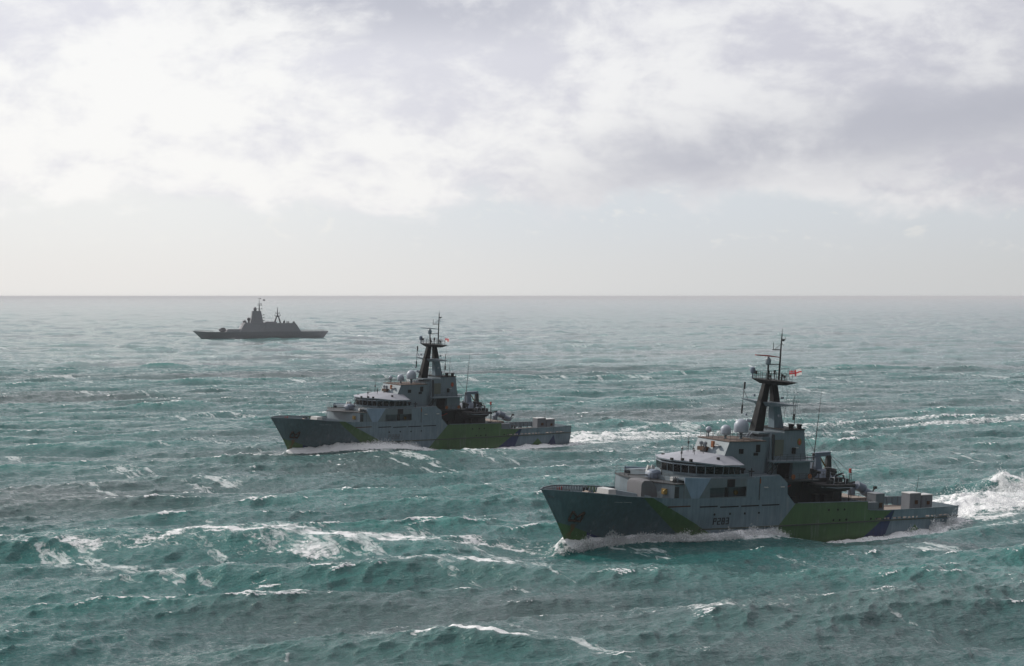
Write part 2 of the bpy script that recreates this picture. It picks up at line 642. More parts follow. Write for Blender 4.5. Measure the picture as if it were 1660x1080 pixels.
def local_swell(x, y, z, foam, streak, crest):
    """individual seas that stand out in the picture: centre, length along the crest, depth, height, foam on the back"""
    for (cx, cy, la, lb, ht, fm, ang) in ((-26, 306, 30, 8, 1.5, 1.0, 0.10), (-28, 300, 12, 9, .35, 2.0, 0.08), (-60, 300, 26, 8, 1.0, .55, 0.10), (-4, 274, 22, 8, 1.7, .75, 0.16), (-36, 268, 26, 7, .9, .2, 0.2),
                                          (91, 392, 7, 4, 3.2, 1.6, 0.2), (68, 288, 14, 6, 1.2, 0.2, 0.0), (20, 236, 15, 5, 0.8, 0.5, 0.3), (-3, 216, 8, 4, 0.9, 1.3, .35)):
        u = (x - cx) * math.cos(ang) + (y - cy) * math.sin(ang)
        v = -(x - cx) * math.sin(ang) + (y - cy) * math.cos(ang)
        v = v + 1.5 * np.sin(u / 6.0) + 0.8 * np.sin(u / 2.3)
        g = np.exp(-(u / la) ** 2)
        prof = np.where(v < 0, np.exp(-(v / (lb * 0.55)) ** 2), np.exp(-(v / (lb * 1.5)) ** 2)) - 0.35 * np.exp(-((v + lb * 1.5) / (lb * .8)) ** 2)
        z = z + ht * g * prof
        crest = np.maximum(crest, 0.6 * g * np.exp(-(v / lb) ** 2) * min(1, ht * .6))
        patchy = sstep(fbm(u / 3.0, v / 1.6, 21), 0.30, 0.55)
        front = sstep(v, -0.6, 0.6) if fm < 1.9 else 0.40 * sstep(v, -3.0, -0.5)
        foam = np.maximum(foam, min(fm, 1.3) * g * front * sstep(v, lb * 1.3, 1.0) * patchy)
        streak = np.maximum(streak, min(1, fm) * g * g * sstep(v, -1, 1) * sstep(v, lb * 2.2, 2))
    return z, foam, streak, crest


def ship_wake(p, eta, x, y, z, foam, streak, crest, strength, length, L):
    xs, ys = ship_xy(p, x, y)
    sel = (xs > -30) & (xs < length + 420) & (np.abs(ys) < 90)
    if not sel.any():
        return z, foam, streak, crest
    xs, ys = xs[sel], ys[sel]
    zz, ff, ss_, cc = z[sel], foam[sel], streak[sel], crest[sel]
    k = length / 79.5
    hb = np.interp(xs / k, HB_WX, HB_WY, left=0) * k
    hb = np.where(xs > length, 5.0, hb)
    d = np.abs(ys) - hb
    e = np.interp(xs, *eta)
    # the water close to the hull follows the profile read off the picture
    wgt = np.exp(-(np.maximum(d, 0) / np.where(ys > 0, 13.0, 7.0)) ** 2) * sstep(xs, -14, 0) * sstep(xs, length + 75, length + 12)
    zz = zz * (1 - wgt) + (e + 0.22 * zz) * wgt
    n1 = fbm(xs / 2.6, ys / 2.0, 31)
    n2 = fbm(xs / 0.9, ys / 0.8, 37)
    # bow wave curling off the side
    bw = np.interp(xs / k, [3, 6, 12, 20, 30, 36, 40, 42, 47, 56, 66, 71, 75, 79], [0, .9, 1.1, 1.0, .9, .85, .5, .05, .35, .7, .8, .75, .35, .3])
    wid = np.interp(xs / k, [3, 8, 16, 30, 40, 46, 60, 79], [.8, 1.8, 2.4, 2.2, 1.5, 1.6, 2.6, 3.0])
    side = np.exp(-(np.maximum(d, -2.0) / wid) ** 2) * (d > -2.0)
    zz = zz + strength * bw * side * (0.2 + 0.8 * n1 + 0.5 * n2) * 1.6
    ff = np.maximum(ff, strength * 1.8 * bw * sstep(d, wid * 1.9, wid * 0.5) * sstep(n1, 0.14, 0.38) * (d > -2.5))
    # water climbing over the forefoot
    bd = np.hypot((xs - 3.6) / 3.4, ys / 2.0)
    ff = np.maximum(ff, strength * 0.9 * np.exp(-bd ** 2) * n1)
    zz = zz + (1.9 if strength > .9 else .3) * np.exp(-(np.hypot((xs - 4.3) / 2.1, ys / 1.7)) ** 2)
    # arms spreading from bow and quarter
    for x0, sl, w0, am in ((6, 0.30, 1.6, 0.75), (74, 0.27, 2.2, 0.7)):
        aw = np.abs(ys) - (1.5 + sl * (xs - x0)) - (4.5 if x0 > 50 else 0)
        env = sstep(xs, x0, x0 + 12) * sstep(xs, x0 + 190, x0 + 30)
        g = np.exp(-(aw / (w0 + 0.02 * np.maximum(xs - x0, 0))) ** 2) * env
        zz = zz + strength * 0.35 * g
        ff = np.maximum(ff, strength * am * g * sstep(n1, 0.42, 0.66))
        ss_ = np.maximum(ss_, strength * 0.8 * g)
    # boiling wake astern
    a = xs - length
    half = 5.5 + 0.045 * np.maximum(a, 0)
    core = sstep(np.abs(ys), half * 1.25, half * 0.7) * sstep(a, -1.0, 1.0)
    dec = np.exp(-np.maximum(a, 0) / 75.0)
    lacy = fbm(xs / 5.0, ys / 1.6, 33)
    ff = np.maximum(ff, np.where(strength > .9, 1, .55) * core * dec * (0.25 + 1.25 * sstep(n1 * .5 + lacy * .5, 0.36, 0.56)))
    ss_ = np.maximum(ss_, strength * core * np.exp(-np.maximum(a, 0) / 170.0))
    hump = np.interp(a, [-1, 1.5, 5, 11, 18, 28, 45], [0, 0.3, 1.5, 2.1, 1.7, 0.9, 0.2]) * np.exp(-((ys + 1.5) / 6.0) ** 2)
    zz = zz + strength * hump * (0.45 + 1.0 * n1) + strength * core * dec * (n2 - .5) * 1.0
    # sunk inside the hull so that no sea shows on deck
    inside = (d < -0.6) & (xs > 6) & (xs < length - 0.5)
    zz = np.where(inside, np.minimum(zz, e - 0.6), zz)
    z[sel], foam[sel], streak[sel], crest[sel] = zz, ff, ss_, cc
    return z, foam, streak, crest


def build_sea():
    # fine fan in the direction the photograph looks, coarse water all round
    th = np.arange(-0.262, 0.2621, 0.00094)
    r1 = np.exp(np.arange(math.log(120), math.log(1100), 0.00158))
    r2 = np.exp(np.arange(math.log(1100), math.log(80000), 0.0072))[1:]
    rr = np.concatenate([r1, r2])
    Rg, Tg = np.meshgrid(rr, th, indexing='ij')
    x = (Rg * np.sin(Tg)).ravel()
    y = (Rg * np.cos(Tg)).ravel()
    px, py, z, foam, crest, streak, r = sea_fields(x, y)
    z, foam, streak, crest = local_swell(x, y, z, foam, streak, crest)
    z, foam, streak, crest = ship_wake(POSE_A, ETA_A, x, y, z, foam, streak, crest, 1.0, 79.5, 1)
    z, foam, streak, crest = ship_wake(POSE_B, ETA_B, x, y, z, foam, streak, crest, 0.89, 79.5, 1)
    z, foam, streak, crest = ship_wake(POSE_C, ([-8, 100], [0, 0]), x, y, z, foam, streak, crest, 0.85, 111.0, 1)
    nr, nc = len(rr), len(th)
    V = np.stack([px, py, z], 1)
    idx = np.arange(nr * nc).reshape(nr, nc)
    F = np.stack([idx[:-1, :-1], idx[:-1, 1:], idx[1:, 1:], idx[1:, :-1]], -1).reshape(-1, 4)[:, ::-1]
    # all round
    th2 = np.concatenate([np.linspace(0.2621, 2 * math.pi - 0.262, 150)])
    r3 = np.concatenate([np.exp(np.arange(math.log(120), math.log(80000), 0.03)), [80000]])
    R2, T2 = np.meshgrid(r3, th2, indexing='ij')
    x2, y2 = (R2 * np.sin(T2)).ravel(), (R2 * np.cos(T2)).ravel()
    q = sea_fields(x2, y2)
    V2 = np.stack([q[0], q[1], q[2]], 1)
    i2 = np.arange(len(x2)).reshape(len(r3), len(th2)) + len(V)
    F2 = np.stack([i2[:-1, :-1], i2[:-1, 1:], i2[1:, 1:], i2[1:, :-1]], -1).reshape(-1, 4)[:, ::-1]
    # under the camera
    g = np.linspace(-126, 126, 60)
    gx, gy = np.meshgrid(g, g, indexing='ij')
    gx, gy = gx.ravel(), gy.ravel()
    q3 = sea_fields(gx, gy)
    V3 = np.stack([q3[0], q3[1], q3[2] - 0.4], 1)
    i3 = np.arange(3600).reshape(60, 60) + len(V) + len(V2)
    F3 = np.stack([i3[:-1, :-1], i3[1:, :-1], i3[1:, 1:], i3[:-1, 1:]], -1).reshape(-1, 4)
    cc = g[:-1] + (g[1] - g[0]) / 2
    keep = (np.hypot(*np.meshgrid(cc, cc, indexing='ij')) < 124).ravel()
    F3 = F3[keep]
    VA = np.concatenate([V, V2, V3]).astype(np.float32)
    FA = np.concatenate([F, F2, F3]).astype(np.int32)
    at = {'foam': (foam, q[3], q3[3]), 'crest': (crest, q[4], q3[4]), 'streak': (streak, q[5], q3[5])}
    me = bpy.data.meshes.new("sea")
    me.vertices.add(len(VA))
    me.vertices.foreach_set('co', VA.ravel())
    me.loops.add(FA.size)
    me.loops.foreach_set('vertex_index', FA.ravel())
    me.polygons.add(len(FA))
    me.polygons.foreach_set('loop_start', np.arange(0, FA.size, 4, dtype=np.int32))
    me.polygons.foreach_set('loop_total', np.full(len(FA), 4, dtype=np.int32))
    me.update(calc_edges=True)
    me.polygons.foreach_set('use_smooth', np.ones(len(FA), bool))
    for k, v in at.items():
        a = me.attributes.new(k, 'FLOAT', 'POINT')
        a.data.foreach_set('value', np.concatenate(v).astype(np.float32))
    mt, t = new_mat("sea_water")
    geo = t.n('ShaderNodeNewGeometry').outputs['Position']
    fo = t.n('ShaderNodeAttribute', attribute_name='foam').outputs['Fac']
    cr = t.n('ShaderNodeAttribute', attribute_name='crest').outputs['Fac']
    sk = t.n('ShaderNodeAttribute', attribute_name='streak').outputs['Fac']
    # surface coordinates turned down wind
    X, Y, Z = t.xyz(geo)
    u = t.add(t.mul(X, 0.866), t.mul(Y, 0.5))
    v = t.sub(t.mul(X, 0.5), t.mul(Y, 0.866))
    flat = t.vec(u, v, t.mul(Z, 1.5))
    str_c = t.vec(t.mul(u, 1.0), t.mul(v, 0.28), t.mul(Z, 1.2))
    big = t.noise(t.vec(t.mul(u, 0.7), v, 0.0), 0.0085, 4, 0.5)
    lace = t.noise(flat, 1.15, 7, 0.68, 0.6)
    lace2 = t.noise(str_c, 0.8, 6, 0.66, 0.8)
    teal = t.mix(cr, (0.012, 0.100, 0.096), (0.040, 0.215, 0.190))  # brighter crests: light shining through the water, painted into its colour
    # broad grey bands of cloud shadow painted into the water colour
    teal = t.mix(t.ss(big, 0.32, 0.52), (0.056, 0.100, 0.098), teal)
    aer = t.mul(t.ss(t.add(t.mul(fo, .6), t.mul(sk, .55)), 0.0, 0.9), 0.5)
    teal = t.mix(aer, teal, (0.06, 0.19, 0.185))
    fm = t.ss(t.add(fo, t.mul(t.sub(lace, 0.5), 1.7)), 0.30, 0.62)
    fs = t.mul(t.ss(t.add(t.add(t.mul(sk, 0.62), 0.05), t.mul(t.sub(lace2, 0.5), 2.2)), 0.38, 0.80), 0.62)
    foam_f = t.m('MAXIMUM', fm, fs)
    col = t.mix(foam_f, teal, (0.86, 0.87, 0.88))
    rc = t.vec(t.mul(u, 0.42), v, t.mul(Z, 0.6))
    rip = t.add(t.mul(t.noise(rc, 1.1, 3, 0.6), 0.75), t.add(t.mul(t.noise(rc, 3.2, 4, 0.65, 0.5), 0.42), t.mul(t.noise(rc, 9.0, 3, 0.65), 0.13)))
    bump = t.n('ShaderNodeBump')
    bump.inputs['Strength'].default_value = 0.75
    bump.inputs['Distance'].default_value = 0.68
    t.put(bump.inputs['Height'], t.add(rip, t.mul(foam_f, 0.25)))
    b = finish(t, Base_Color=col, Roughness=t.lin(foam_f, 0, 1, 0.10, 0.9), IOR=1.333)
    t.put(b.inputs['Normal'], bump.outputs[0])
    t.put(b.inputs['Specular IOR Level'], t.lin(foam_f, 0, 1, 0.5, 0.12))
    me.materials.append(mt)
    o = bpy.data.objects.new("sea", me)
    COL.objects.link(o)
    tag(o, "rough teal green sea with whitecaps and long foam streaks", "sea", kind='structure')
    return o


build_sea()


# ------------------------------------------------------------------ haze
def build_haze():
    mb = MB()
    mb.box(-81000 + 40, 81000 + 40, -81000, 81000, -8.0, 36.5)
    mt, t = new_mat("sea_haze_air")
    out = t.n('ShaderNodeOutputMaterial')
    vol = t.n('ShaderNodeVolumePrincipled')
    vol.inputs['Color'].default_value = (0.95, 0.96, 1.0, 1)
    vol.inputs['Density'].default_value = 0.000055
    vol.inputs['Anisotropy'].default_value = 0.0
    t.put(out.inputs['Volume'], vol.outputs[0])
    o = mb.build("haze", mt)
    tag(o, "pale sea haze lying over the whole view", "haze", kind='stuff')


build_haze()


# ------------------------------------------------------------------ patrol ship
def sheer(x):
    if x > 57.72:
        return ip(x, [57.72, 58.2, 62, 79.5], [3.75, 3.6, 3.42, 3.42])
    return ip(x, [0, 1.2, 4.2, 8.2, 10.5, 14.5, 22, 30, 40.6, 42.2, 42.3, 57.7], [7.5, 7.55, 7.46, 7.22, 7.0, 6.76, 6.47, 6.35, 6.35, 5.15, 5.15, 4.95])


def stem_x(z):
    return ip(z, [-3.8, -2.0, -0.6, 0.24, 2.27, 4.5, 6.81, 7.46, 8], [9.0, 6.2, 5.1, 4.67, 3.53, 2.12, 0.55, 0.05, 0])


def hull_y(x, z):
    """half breadth of the hull at x and height z"""
    top = ip(x, HB_DX, HB_DY)
    wl = ip(x, HB_WX, HB_WY)
    if x < 4.6:
        wl = 0.0
    zt = sheer(x)
    if z >= 1.9 and x >= 24:
        return wl + (top - wl) * min(1, 0.6 + 0.4 * (z - 1.9) / 2)
    zk = zt if x < 15 else zt + (1.9 - zt) * min(1, (x - 15) / 9)
    if z >= 0:
        return wl + (top - wl) * (0.6 if x >= 24 else 1.0) * max(0, min(1, z / zk)) ** (1.25 if x < 24 else 1)
    return wl * max(0.0, 1 - (z / -3.9) ** 2) ** 0.5


SLOTS = [(59.5, 61.0), (61.5, 62.7), (63.5, 64.4), (64.7, 65.5), (65.8, 66.7), (67.0, 67.5), (67.9, 68.3), (68.8, 69.1), (71.0, 72.1), (72.4, 72.9), (73.2, 73.5), (74.0, 75.2), (75.4, 76.8)]


def build_hull(root):
    """two shell sides on a grid of stations and levels, freeing ports left open, transom, bulb"""
    mb = MB()
    xs = list(np.arange(0, 12, 0.5)) + list(np.arange(12, 57.6, 1.0)) + [40.6, 42.2, 57.7, 57.74]
    for a, b in SLOTS:
        xs += [a, b]
    xs += list(np.arange(58.3, 79.5, 1.3)) + [79.5]
    xs = sorted(set(round(float(q), 3) for q in xs))
    lv = [-3.8, -2.8, -1.8, -0.9, 0.0, 0.7, 1.3, 1.9, 2.12, 2.34]
    nf = 6
    for s in (1, -1):
        grid = []
        for q in xs:
            col = []
            zt = sheer(q)
            levels = lv + [2.34 + (zt - 2.34) * (i + 1) / nf for i in range(nf)]
            for z in levels:
                sx = stem_x(z)
                x = sx + (q / 79.5) ** 1.0 * (79.5 - sx) if q < 24 else q
                if q < 24:
                    e = 24.0
                    x = sx + (q / e) * (e - sx)
                # the side keeps the beam of its own station, closing to the stem line
                y = hull_y(max(x, 0), z)
                if q < 24:
                    y *= min(1.0, (q / 1.0)) if q < 1.0 else 1.0
                    if q == 0:
                        y = 0.05
                if x > 78 and z < 1.0:
                    x = x - (1.0 - z) * 0.12 * (x - 78) / 1.5
                col.append(mb.vert(x, s * y, z))
            grid.append(col)
        for i in range(len(xs) - 1):
            for j in range(len(lv) + nf - 1):
                if j == 8 and any(abs(xs[i] - a) < 1e-3 or (a < xs[i] < b - 1e-3) for a, b in SLOTS):
                    continue
                mb.face((grid[i][j], grid[i + 1][j], grid[i + 1][j + 1], grid[i][j + 1]))
        if s == 1:
            gp = grid
    # transom
    for j in range(len(lv) + nf - 1):
        mb.face((gp[-1][j], grid[-1][j], grid[-1][j + 1], gp[-1][j + 1]))
    # bulbous forefoot
    rings = []
    for k in range(9):
        q = k / 8
        x = 2.2 + 6.2 * q
        r = 1.15 * math.sqrt(max(0.02, 1 - (1 - min(1, q * 2.2)) ** 2))
        rings.append([(x, r * 0.8 * math.cos(a), -2.55 + r * math.sin(a)) for a in np.linspace(0, 2 * math.pi, 13)[:-1]])
    mb.loft_rings(rings)
    hull = mb.build("hull", M_HULL, root, smooth=True)
    # capping rail, rubbing strake
    for s in (1, -1):
        for seg in ([q for q in xs if q <= 16], [q for q in xs if 42.3 <= q <= 57.7], [q for q in xs if q >= 57.74]):
            pr = None
            mb2 = MB()
            for q in seg:
                y = s * hull_y(q, sheer(q))
                z = sheer(q)
                ring = [mb2.vert(q, y + dy, z + dz) for dy, dz in ((-.10, .0), (.06, .0), (.06, .10), (-.10, .10))]
                if pr:
                    mb2._loft(pr, ring, cap=False)
                pr = ring
            mb2.build("capping_rail", M_LIGHT, hull)
        mb2 = MB()
        pr = None
        for q in [k for k in xs if k >= 24] :
            y = s * hull_y(q, 1.9)
            ring = [mb2.vert(q, y + s * dy, 1.9 + dz) for dy, dz in ((-.02, -.12), (.14, -.06), (.14, .06), (-.02, .12))]
            if pr:
                mb2._loft(pr, ring, cap=False)
            pr = ring
        mb2.build("rubbing_strake", paint("strake_paint", (0.06, 0.075, 0.06), 0.6, 0.5, 0.8), hull)
    # bulwark stanchions inside the bow and the stern
    mb2 = MB()
    for s in (1, -1):
        for q in np.arange(1.5, 15.5, 0.62):
            y = s * max(.1, hull_y(q, sheer(q) - 1.0) - .06)
            mb2.plate([(q - .03, sheer(q) - 1.0), (q + .03, sheer(q) - 1.0), (q + .03, sheer(q)), (q - .03, sheer(q))], y - s * .45 * 0.5, y)
        for q in np.arange(59, 79, 1.1):
            y = s * (hull_y(q, sheer(q)) - .08)
            mb2.box(q - .03, q + .03, min(y, y - s * .22), max(y, y - s * .22), 2.1, sheer(q))
    mb2.build("bulwark_stanchion", M_LIGHT, hull)["kind"] = "stuff"
    # decks
    def deck(name, x0, x1, zf, m, inset=0.12):
        d = MB()
        qs = np.arange(x0, x1 + 0.01, (x1 - x0) / max(2, round((x1 - x0) / 1.2)))
        pr = None
        for q in qs:
            z = zf(q)
            y = max(0.02, hull_y(q, z) - 0.02)
            a, b = d.vert(q, y, z), d.vert(q, -y, z)
            if pr:
                d.face((pr[0], a, b, pr[1]))
            pr = (a, b)
        return d.build(name, m, hull)
    deck("foredeck", 0.9, 18, lambda q: sheer(q) - 1.0, M_GRDECK)
    deck("boat_deck", 40.0, 57.7, lambda q: 4.0, M_GRDECK)
    deck("work_deck", 57.65, 79.45, lambda q: 2.10, M_WOOD)
    d = MB()
    d.box(57.6, 57.7, -6.6, 6.6, 2.0, 4.9)
    d.build("deck_step", M_LIGHT, hull)
    # planks of the working deck
    base = None
    for k in range(22):
        y = -6.0 + k * 0.56
        if base is None:
            b = MB()
            b.box(58.2, 77.2, -0.26, 0.26, 2.105, 2.145)
            base = b.build("deck_plank", M_WOOD, hull)
            base.location = (0, -y, 0)
        else:
            c = base.copy()
            COL.objects.link(c)
            c.parent = hull
            c.location = (0, -y, (k % 3) * 0.006)
    # anchors in rusty pockets
    for s in (1, -1):
        a = MB()
        def P(x, z, off=0.10):
            return (x, s * (hull_y(x, z) + off), z)
        a.tube(P(4.35, 4.55), P(4.15, 3.35), 0.16, 0.13)
        a.tube(P(4.35, 4.55), P(5.15, 3.75), 0.20, 0.11)
        a.tube(P(5.95, 4.45), P(5.2, 3.75), 0.20, 0.11)
        a.tube(P(5.95, 4.45), P(5.9, 3.25), 0.16, 0.13)
        a.tube(P(4.15, 3.25), P(5.95, 3.1), 0.17)
        a.tube(P(5.1, 3.8, .02), P(5.1, 3.0, .02), 0.17)
        a.build("anchor", M_ANCH, hull)
    # narrow mooring slots, dark boxes painting the shade inside, and scuttles along the side
    for s in (1, -1):
        for (a0, a1, z0) in ((17.7, 21.8, 5.40), (23.6, 27.0, 5.22), (27.5, 31.1, 5.08), (31.6, 35.1, 5.08), (35.7, 39.2, 5.08)):
            q = MB()
            y = s * hull_y((a0 + a1) / 2, 5.2)
            q.box(a0, a1, min(y - .1, y + .035), max(y - .1, y + .035), z0 - .09, z0 + .09)
            q.build("mooring_slot_shade", M_RUST if a0 < 20 else M_BLACK, hull)
        for x, z in ((26.5, 4.05), (29.5, 4.05), (32.4, 4.0), (35.2, 4.0), (49.5, 3.94), (51.4, 3.92), (52.8, 3.9), (50.6, 2.36), (51.9, 2.34), (53.3, 2.36), (58.6, 2.3)):
            q = MB()
            y = s * hull_y(x, z)
            q.tube((x, y - s * .05, z), (x, y + s * .04, z), 0.17, n=10)
            q.build("scuttle", M_BLACK, hull)
        q = MB()
        for x0 in (9.3, 10.6):
            y0, y1 = s * (hull_y(x0, 6.1) + .03), s * (hull_y(x0 + 1.2, 6.05) + .03)
            a = [q.vert(x0, y0, 6.2), q.vert(x0 + 1.2, y1, 6.13), q.vert(x0 + 1.2, y1, 6.05), q.vert(x0, y0, 6.1)]
            b = [q.vert(x0, y0 - s * .1, 6.2), q.vert(x0 + 1.2, y1 - s * .1, 6.13), q.vert(x0 + 1.2, y1 - s * .1, 6.05), q.vert(x0, y0 - s * .1, 6.1)]
            q._loft(a, b)
        q.build("fairlead_bar", M_WHITE, hull)
    return hull


SEG = {'P': "abfeg", '2': "abged", '8': "abcdefg", '3': "abgcd"}


def number(root, text, m, s=1):
    """pennant number in plain stroked characters on the ship's side"""
    mb = MB()
    hgt, wid, th = 1.0, 0.56, 0.13
    adv = 0.80
    x0, z0 = 26.45, 2.52
    chars = text if s == 1 else text
    for i, ch in enumerate(chars):
        xa = x0 + i * adv
        bars = {'a': (0, wid, hgt - th, hgt), 'g': (0, wid, hgt / 2 - th / 2, hgt / 2 + th / 2), 'd': (0, wid, 0, th),
                'f': (0, th, hgt / 2, hgt), 'e': (0, th, 0, hgt / 2), 'b': (wid - th, wid, hgt / 2, hgt), 'c': (wid - th, wid, 0, hgt / 2)}
        for k in SEG[ch]:
            a0, a1, c0, c1 = bars[k]
            if s == -1:
                a0, a1 = x0 * 2 + 4 * adv - (xa + a1) - xa, x0 * 2 + 4 * adv - (xa + a0) - xa
            qd = [(xa + a0, z0 + c0), (xa + a1, z0 + c0), (xa + a1, z0 + c1), (xa + a0, z0 + c1)]
            oo = [mb.vert(x, s * (hull_y(x, z) + .05), z) for x, z in qd]
            ii = [mb.vert(x, s * (hull_y(x, z) - .05), z) for x, z in qd]
            mb._loft(oo, ii)
    return mb.build("pennant_number", m, root)


def rail(mb, pts, h=1.05, n=3, step=1.4, r=0.022):
    """guard rail along a polyline of deck points"""
    for a, b in zip(pts[:-1], pts[1:]):
        a, b = Vector(a), Vector(b)
        ln = (b - a).length
        k = max(1, round(ln / step))
        for i in range(k + 1):
            p = a.lerp(b, i / k)
            mb.tube(p, p + Vector((0, 0, h)), r * 1.2, n=4)
        for i in range(n):
            dz = Vector((0, 0, h * (i + 1) / n))
            mb.tube(a + dz, b + dz, r, n=4)


def mirror(poly):
    return [(x, -y) for x, y in poly][::-1]


def build_patrol(pose_, number_text, numpaint, variant):
    root = empty("patrol_ship", pose(*pose_))
    hull = build_hull(root)
    for s in (1, -1):
        number(hull, number_text, numpaint, s)

    # gun deck house forward of the bridge
    mb = MB()
    half = [(17.9, 0), (17.9, 2.6), (18.2, 4.8), (18.8, 6.62), (20.6, 6.66)]
    poly = half + mirror(half[1:])
    mb.prism(poly, 5.2, 8.48)
    house = mb.build("gun_deck_house", M_LIGHT, root)
    mb = MB()
    h2 = [(17.2 if variant == 0 else 14.2, 0), (17.5 if variant == 0 else 16.4, 2.4), (18.1, 5.0), (18.75, 6.75), (20.7, 6.75)]
    mb.prism(h2 + mirror(h2[1:]), 8.48, 8.62)
    gd = mb.build("gun_deck", M_DARK, house)
    mb = MB()
    for s in (1, -1):
        mb = MB()
        rail(mb, [(20.6, s * 6.6, 8.62), (18.8, s * 6.6, 8.62), (18.2, s * 4.9, 8.62), (17.8, s * 2.4, 8.62)], step=1.6)
        mb.build("guard_rail", M_DARK, house)
    for y, z in ((4.6, 6.9), (-4.6, 6.9)):
        mb = MB()
        s = 1 if y > 0 else -1
        mb.box(18.8, 19.6, min(s * 6.6, s * 6.70), max(s * 6.6, s * 6.70), 6.6, 8.2)
        mb.build("door", M_DARK, house)
    mb = MB()
    mb.box(18.1, 18.6, 4.6, 5.5, 7.0, 7.8)
    mb.tube((18.2, 5.2, 7.4), (18.0, 5.6, 7.4), .30, n=12)
    mb.build("hose_reel", M_YELLOW, house)

    # light gun
    g = MB()
    g.lathe(20.0, 0.3, [(0.75, 8.62), (0.7, 8.95), (0.45, 9.0)], 14)
    gun = g.build("deck_gun", M_BLUEGR, root, True)
    g = MB()
    ring = lambda x, w, z0, z1, c: [(x, .3 - w, z0), (x, .3 + w, z0), (x, .3 + w, z1 - c), (x, .3 + w - c, z1), (x, .3 - w + c, z1), (x, .3 - w, z1 - c)]
    g.loft_rings([ring(18.95, .5, 8.85, 9.3, .2), ring(19.3, .85, 8.8, 9.75, .3), ring(20.2, .9, 8.8, 9.95, .35), ring(20.9, .8, 8.85, 9.8, .3)])
    g.build("gun_shield", M_BLUEGR, gun, True)
    g = MB()
    g.tube((19.1, .3, 9.15), (17.4, .3, 9.2), .10, .07, 8)
    g.tube((17.4, .3, 9.2), (15.4, .3, 9.26), .055, .045, 8)
    g.tube((15.55, .3, 9.26), (15.3, .3, 9.26), .08, .08, 8)
    g.build("gun_barrel", M_DARK, gun)
    g = MB()
    g.plate([(21.2, 8.7), (22.1, 8.7), (22.1, 10.0), (21.0, 10.25), (20.7, 9.3)], -2.2, -1.9)
    g.plate([(21.0, 9.0), (21.6, 9.0), (21.9, 10.2), (21.3, 10.35)], -1.6, -1.45)
    g.build("spray_shield", M_WHITE, gun)
    g = MB()
    g.tube((20.9, 1.2, 8.6), (20.9, 1.2, 10.5), .06)
    g.box(20.8, 21.0, .9, 1.5, 10.0, 10.15)
    g.build("sight_post", M_BLACK, gun)

    # main superstructure: side plates with a recessed walkway, core, deck
    mb = MB()
    mb.box(20.5, 40.4, -5.3, 5.3, 5.3, 9.26)
    mb.box(20.55, 39.0, -6.62, 6.62, 9.05, 9.26)
    sup = mb.build("superstructure", M_LIGHT, root)
    for s in (1, -1):
        for pts in ([(20.5, 5.9), (25.4, 5.9), (25.4, 7.9), (32.5, 7.9), (32.5, 9.02), (30.2, 9.05), (25.4, 9.30), (20.5, 9.5)],
                    [(25.4, 5.9), (32.5, 5.9), (32.5, 6.5), (25.4, 6.5)],
                    [(32.5, 5.9), (42.0, 5.2), (42.25, 5.05), (42.25, 5.2), (40.75, 6.6), (40.65, 8.25), (39.15, 9.33), (34.3, 9.33), (33.9, 9.03), (32.5, 9.02)]):
            a = MB()
            a.plate(pts, min(s * 6.66, s * 6.79), max(s * 6.66, s * 6.79))
            a.build("side_plate", M_SIDE, sup)
        a = MB()
        a.box(28.65, 30.15, min(s * 6.72, s * 6.815), max(s * 6.72, s * 6.815), 7.95, 9.05)
        a.build("dark_opening", M_BLACK, sup)
        a = MB()
        a.box(29.6, 30.3, min(s * 5.2, s * 5.36), max(s * 5.2, s * 5.36), 6.3, 7.85)
        a.build("door", M_DARK, sup)
        a = MB()
        a.tube((31.6, s * 5.35, 6.9), (31.6, s * 5.6, 6.9), .34, n=12)
        a.build("hose_reel", M_YELLOW, sup)
        for x in (36.3, 39.6):
            a = MB()
            a.box(x - .35, x + .35, min(s * 6.75, s * 6.95), max(s * 6.75, s * 6.95), 7.62, 7.78)
            a.build("side_lamp", M_WHITE, sup)
        a = MB()
        a.box(35.0, 35.12, min(s * 6.75, s * 6.85), max(s * 6.75, s * 6.85), 5.9, 9.3)
        a.build("side_pipe", M_DARK, sup)
        a = MB()
        a.box(35.0, 35.2, min(s * 6.75, s * 6.88), max(s * 6.75, s * 6.88), 8.3, 9.0)
        a.build("marker_plate", M_ORANGE, sup)
        a = MB()
        a.tube((34.0, s * 6.0, 9.2), (34.0, s * 6.0, 10.5), .07)
        a.box(33.7, 34.3, s * 6.0 - .3, s * 6.0 + .3, 9.95, 10.1)
        a.build("signal_lamp", M_BLACK, sup)

    # bridge with its ring of windows
    B = [(23.0, 1.3), (24.7, 4.4), (28.4, 6.0), (31.3, 6.45)]
    mb = MB()
    low = B + [(36.0, 6.2)]
    lowp = [(23.3, 1.25), (24.9, 4.25), (28.45, 5.85), (31.3, 6.35), (33.2, 6.3)]
    mb.frustum(lowp + mirror(lowp), 8.62, [(x, y, 9.72) for x, y in B + [(33.2, 6.4)] + mirror(B + [(33.2, 6.4)])], 9.72)
    up = [(22.85, 1.35), (24.55, 4.5), (28.4, 6.15), (31.3, 6.5)]
    mb.frustum(B + [(31.3, 4.0)] + mirror(B + [(31.3, 4.0)]), 9.72, up + [(31.3, 4.0)] + mirror(up + [(31.3, 4.0)]), 11.0)
    bridge = mb.build("bridge", M_LIGHT, root)
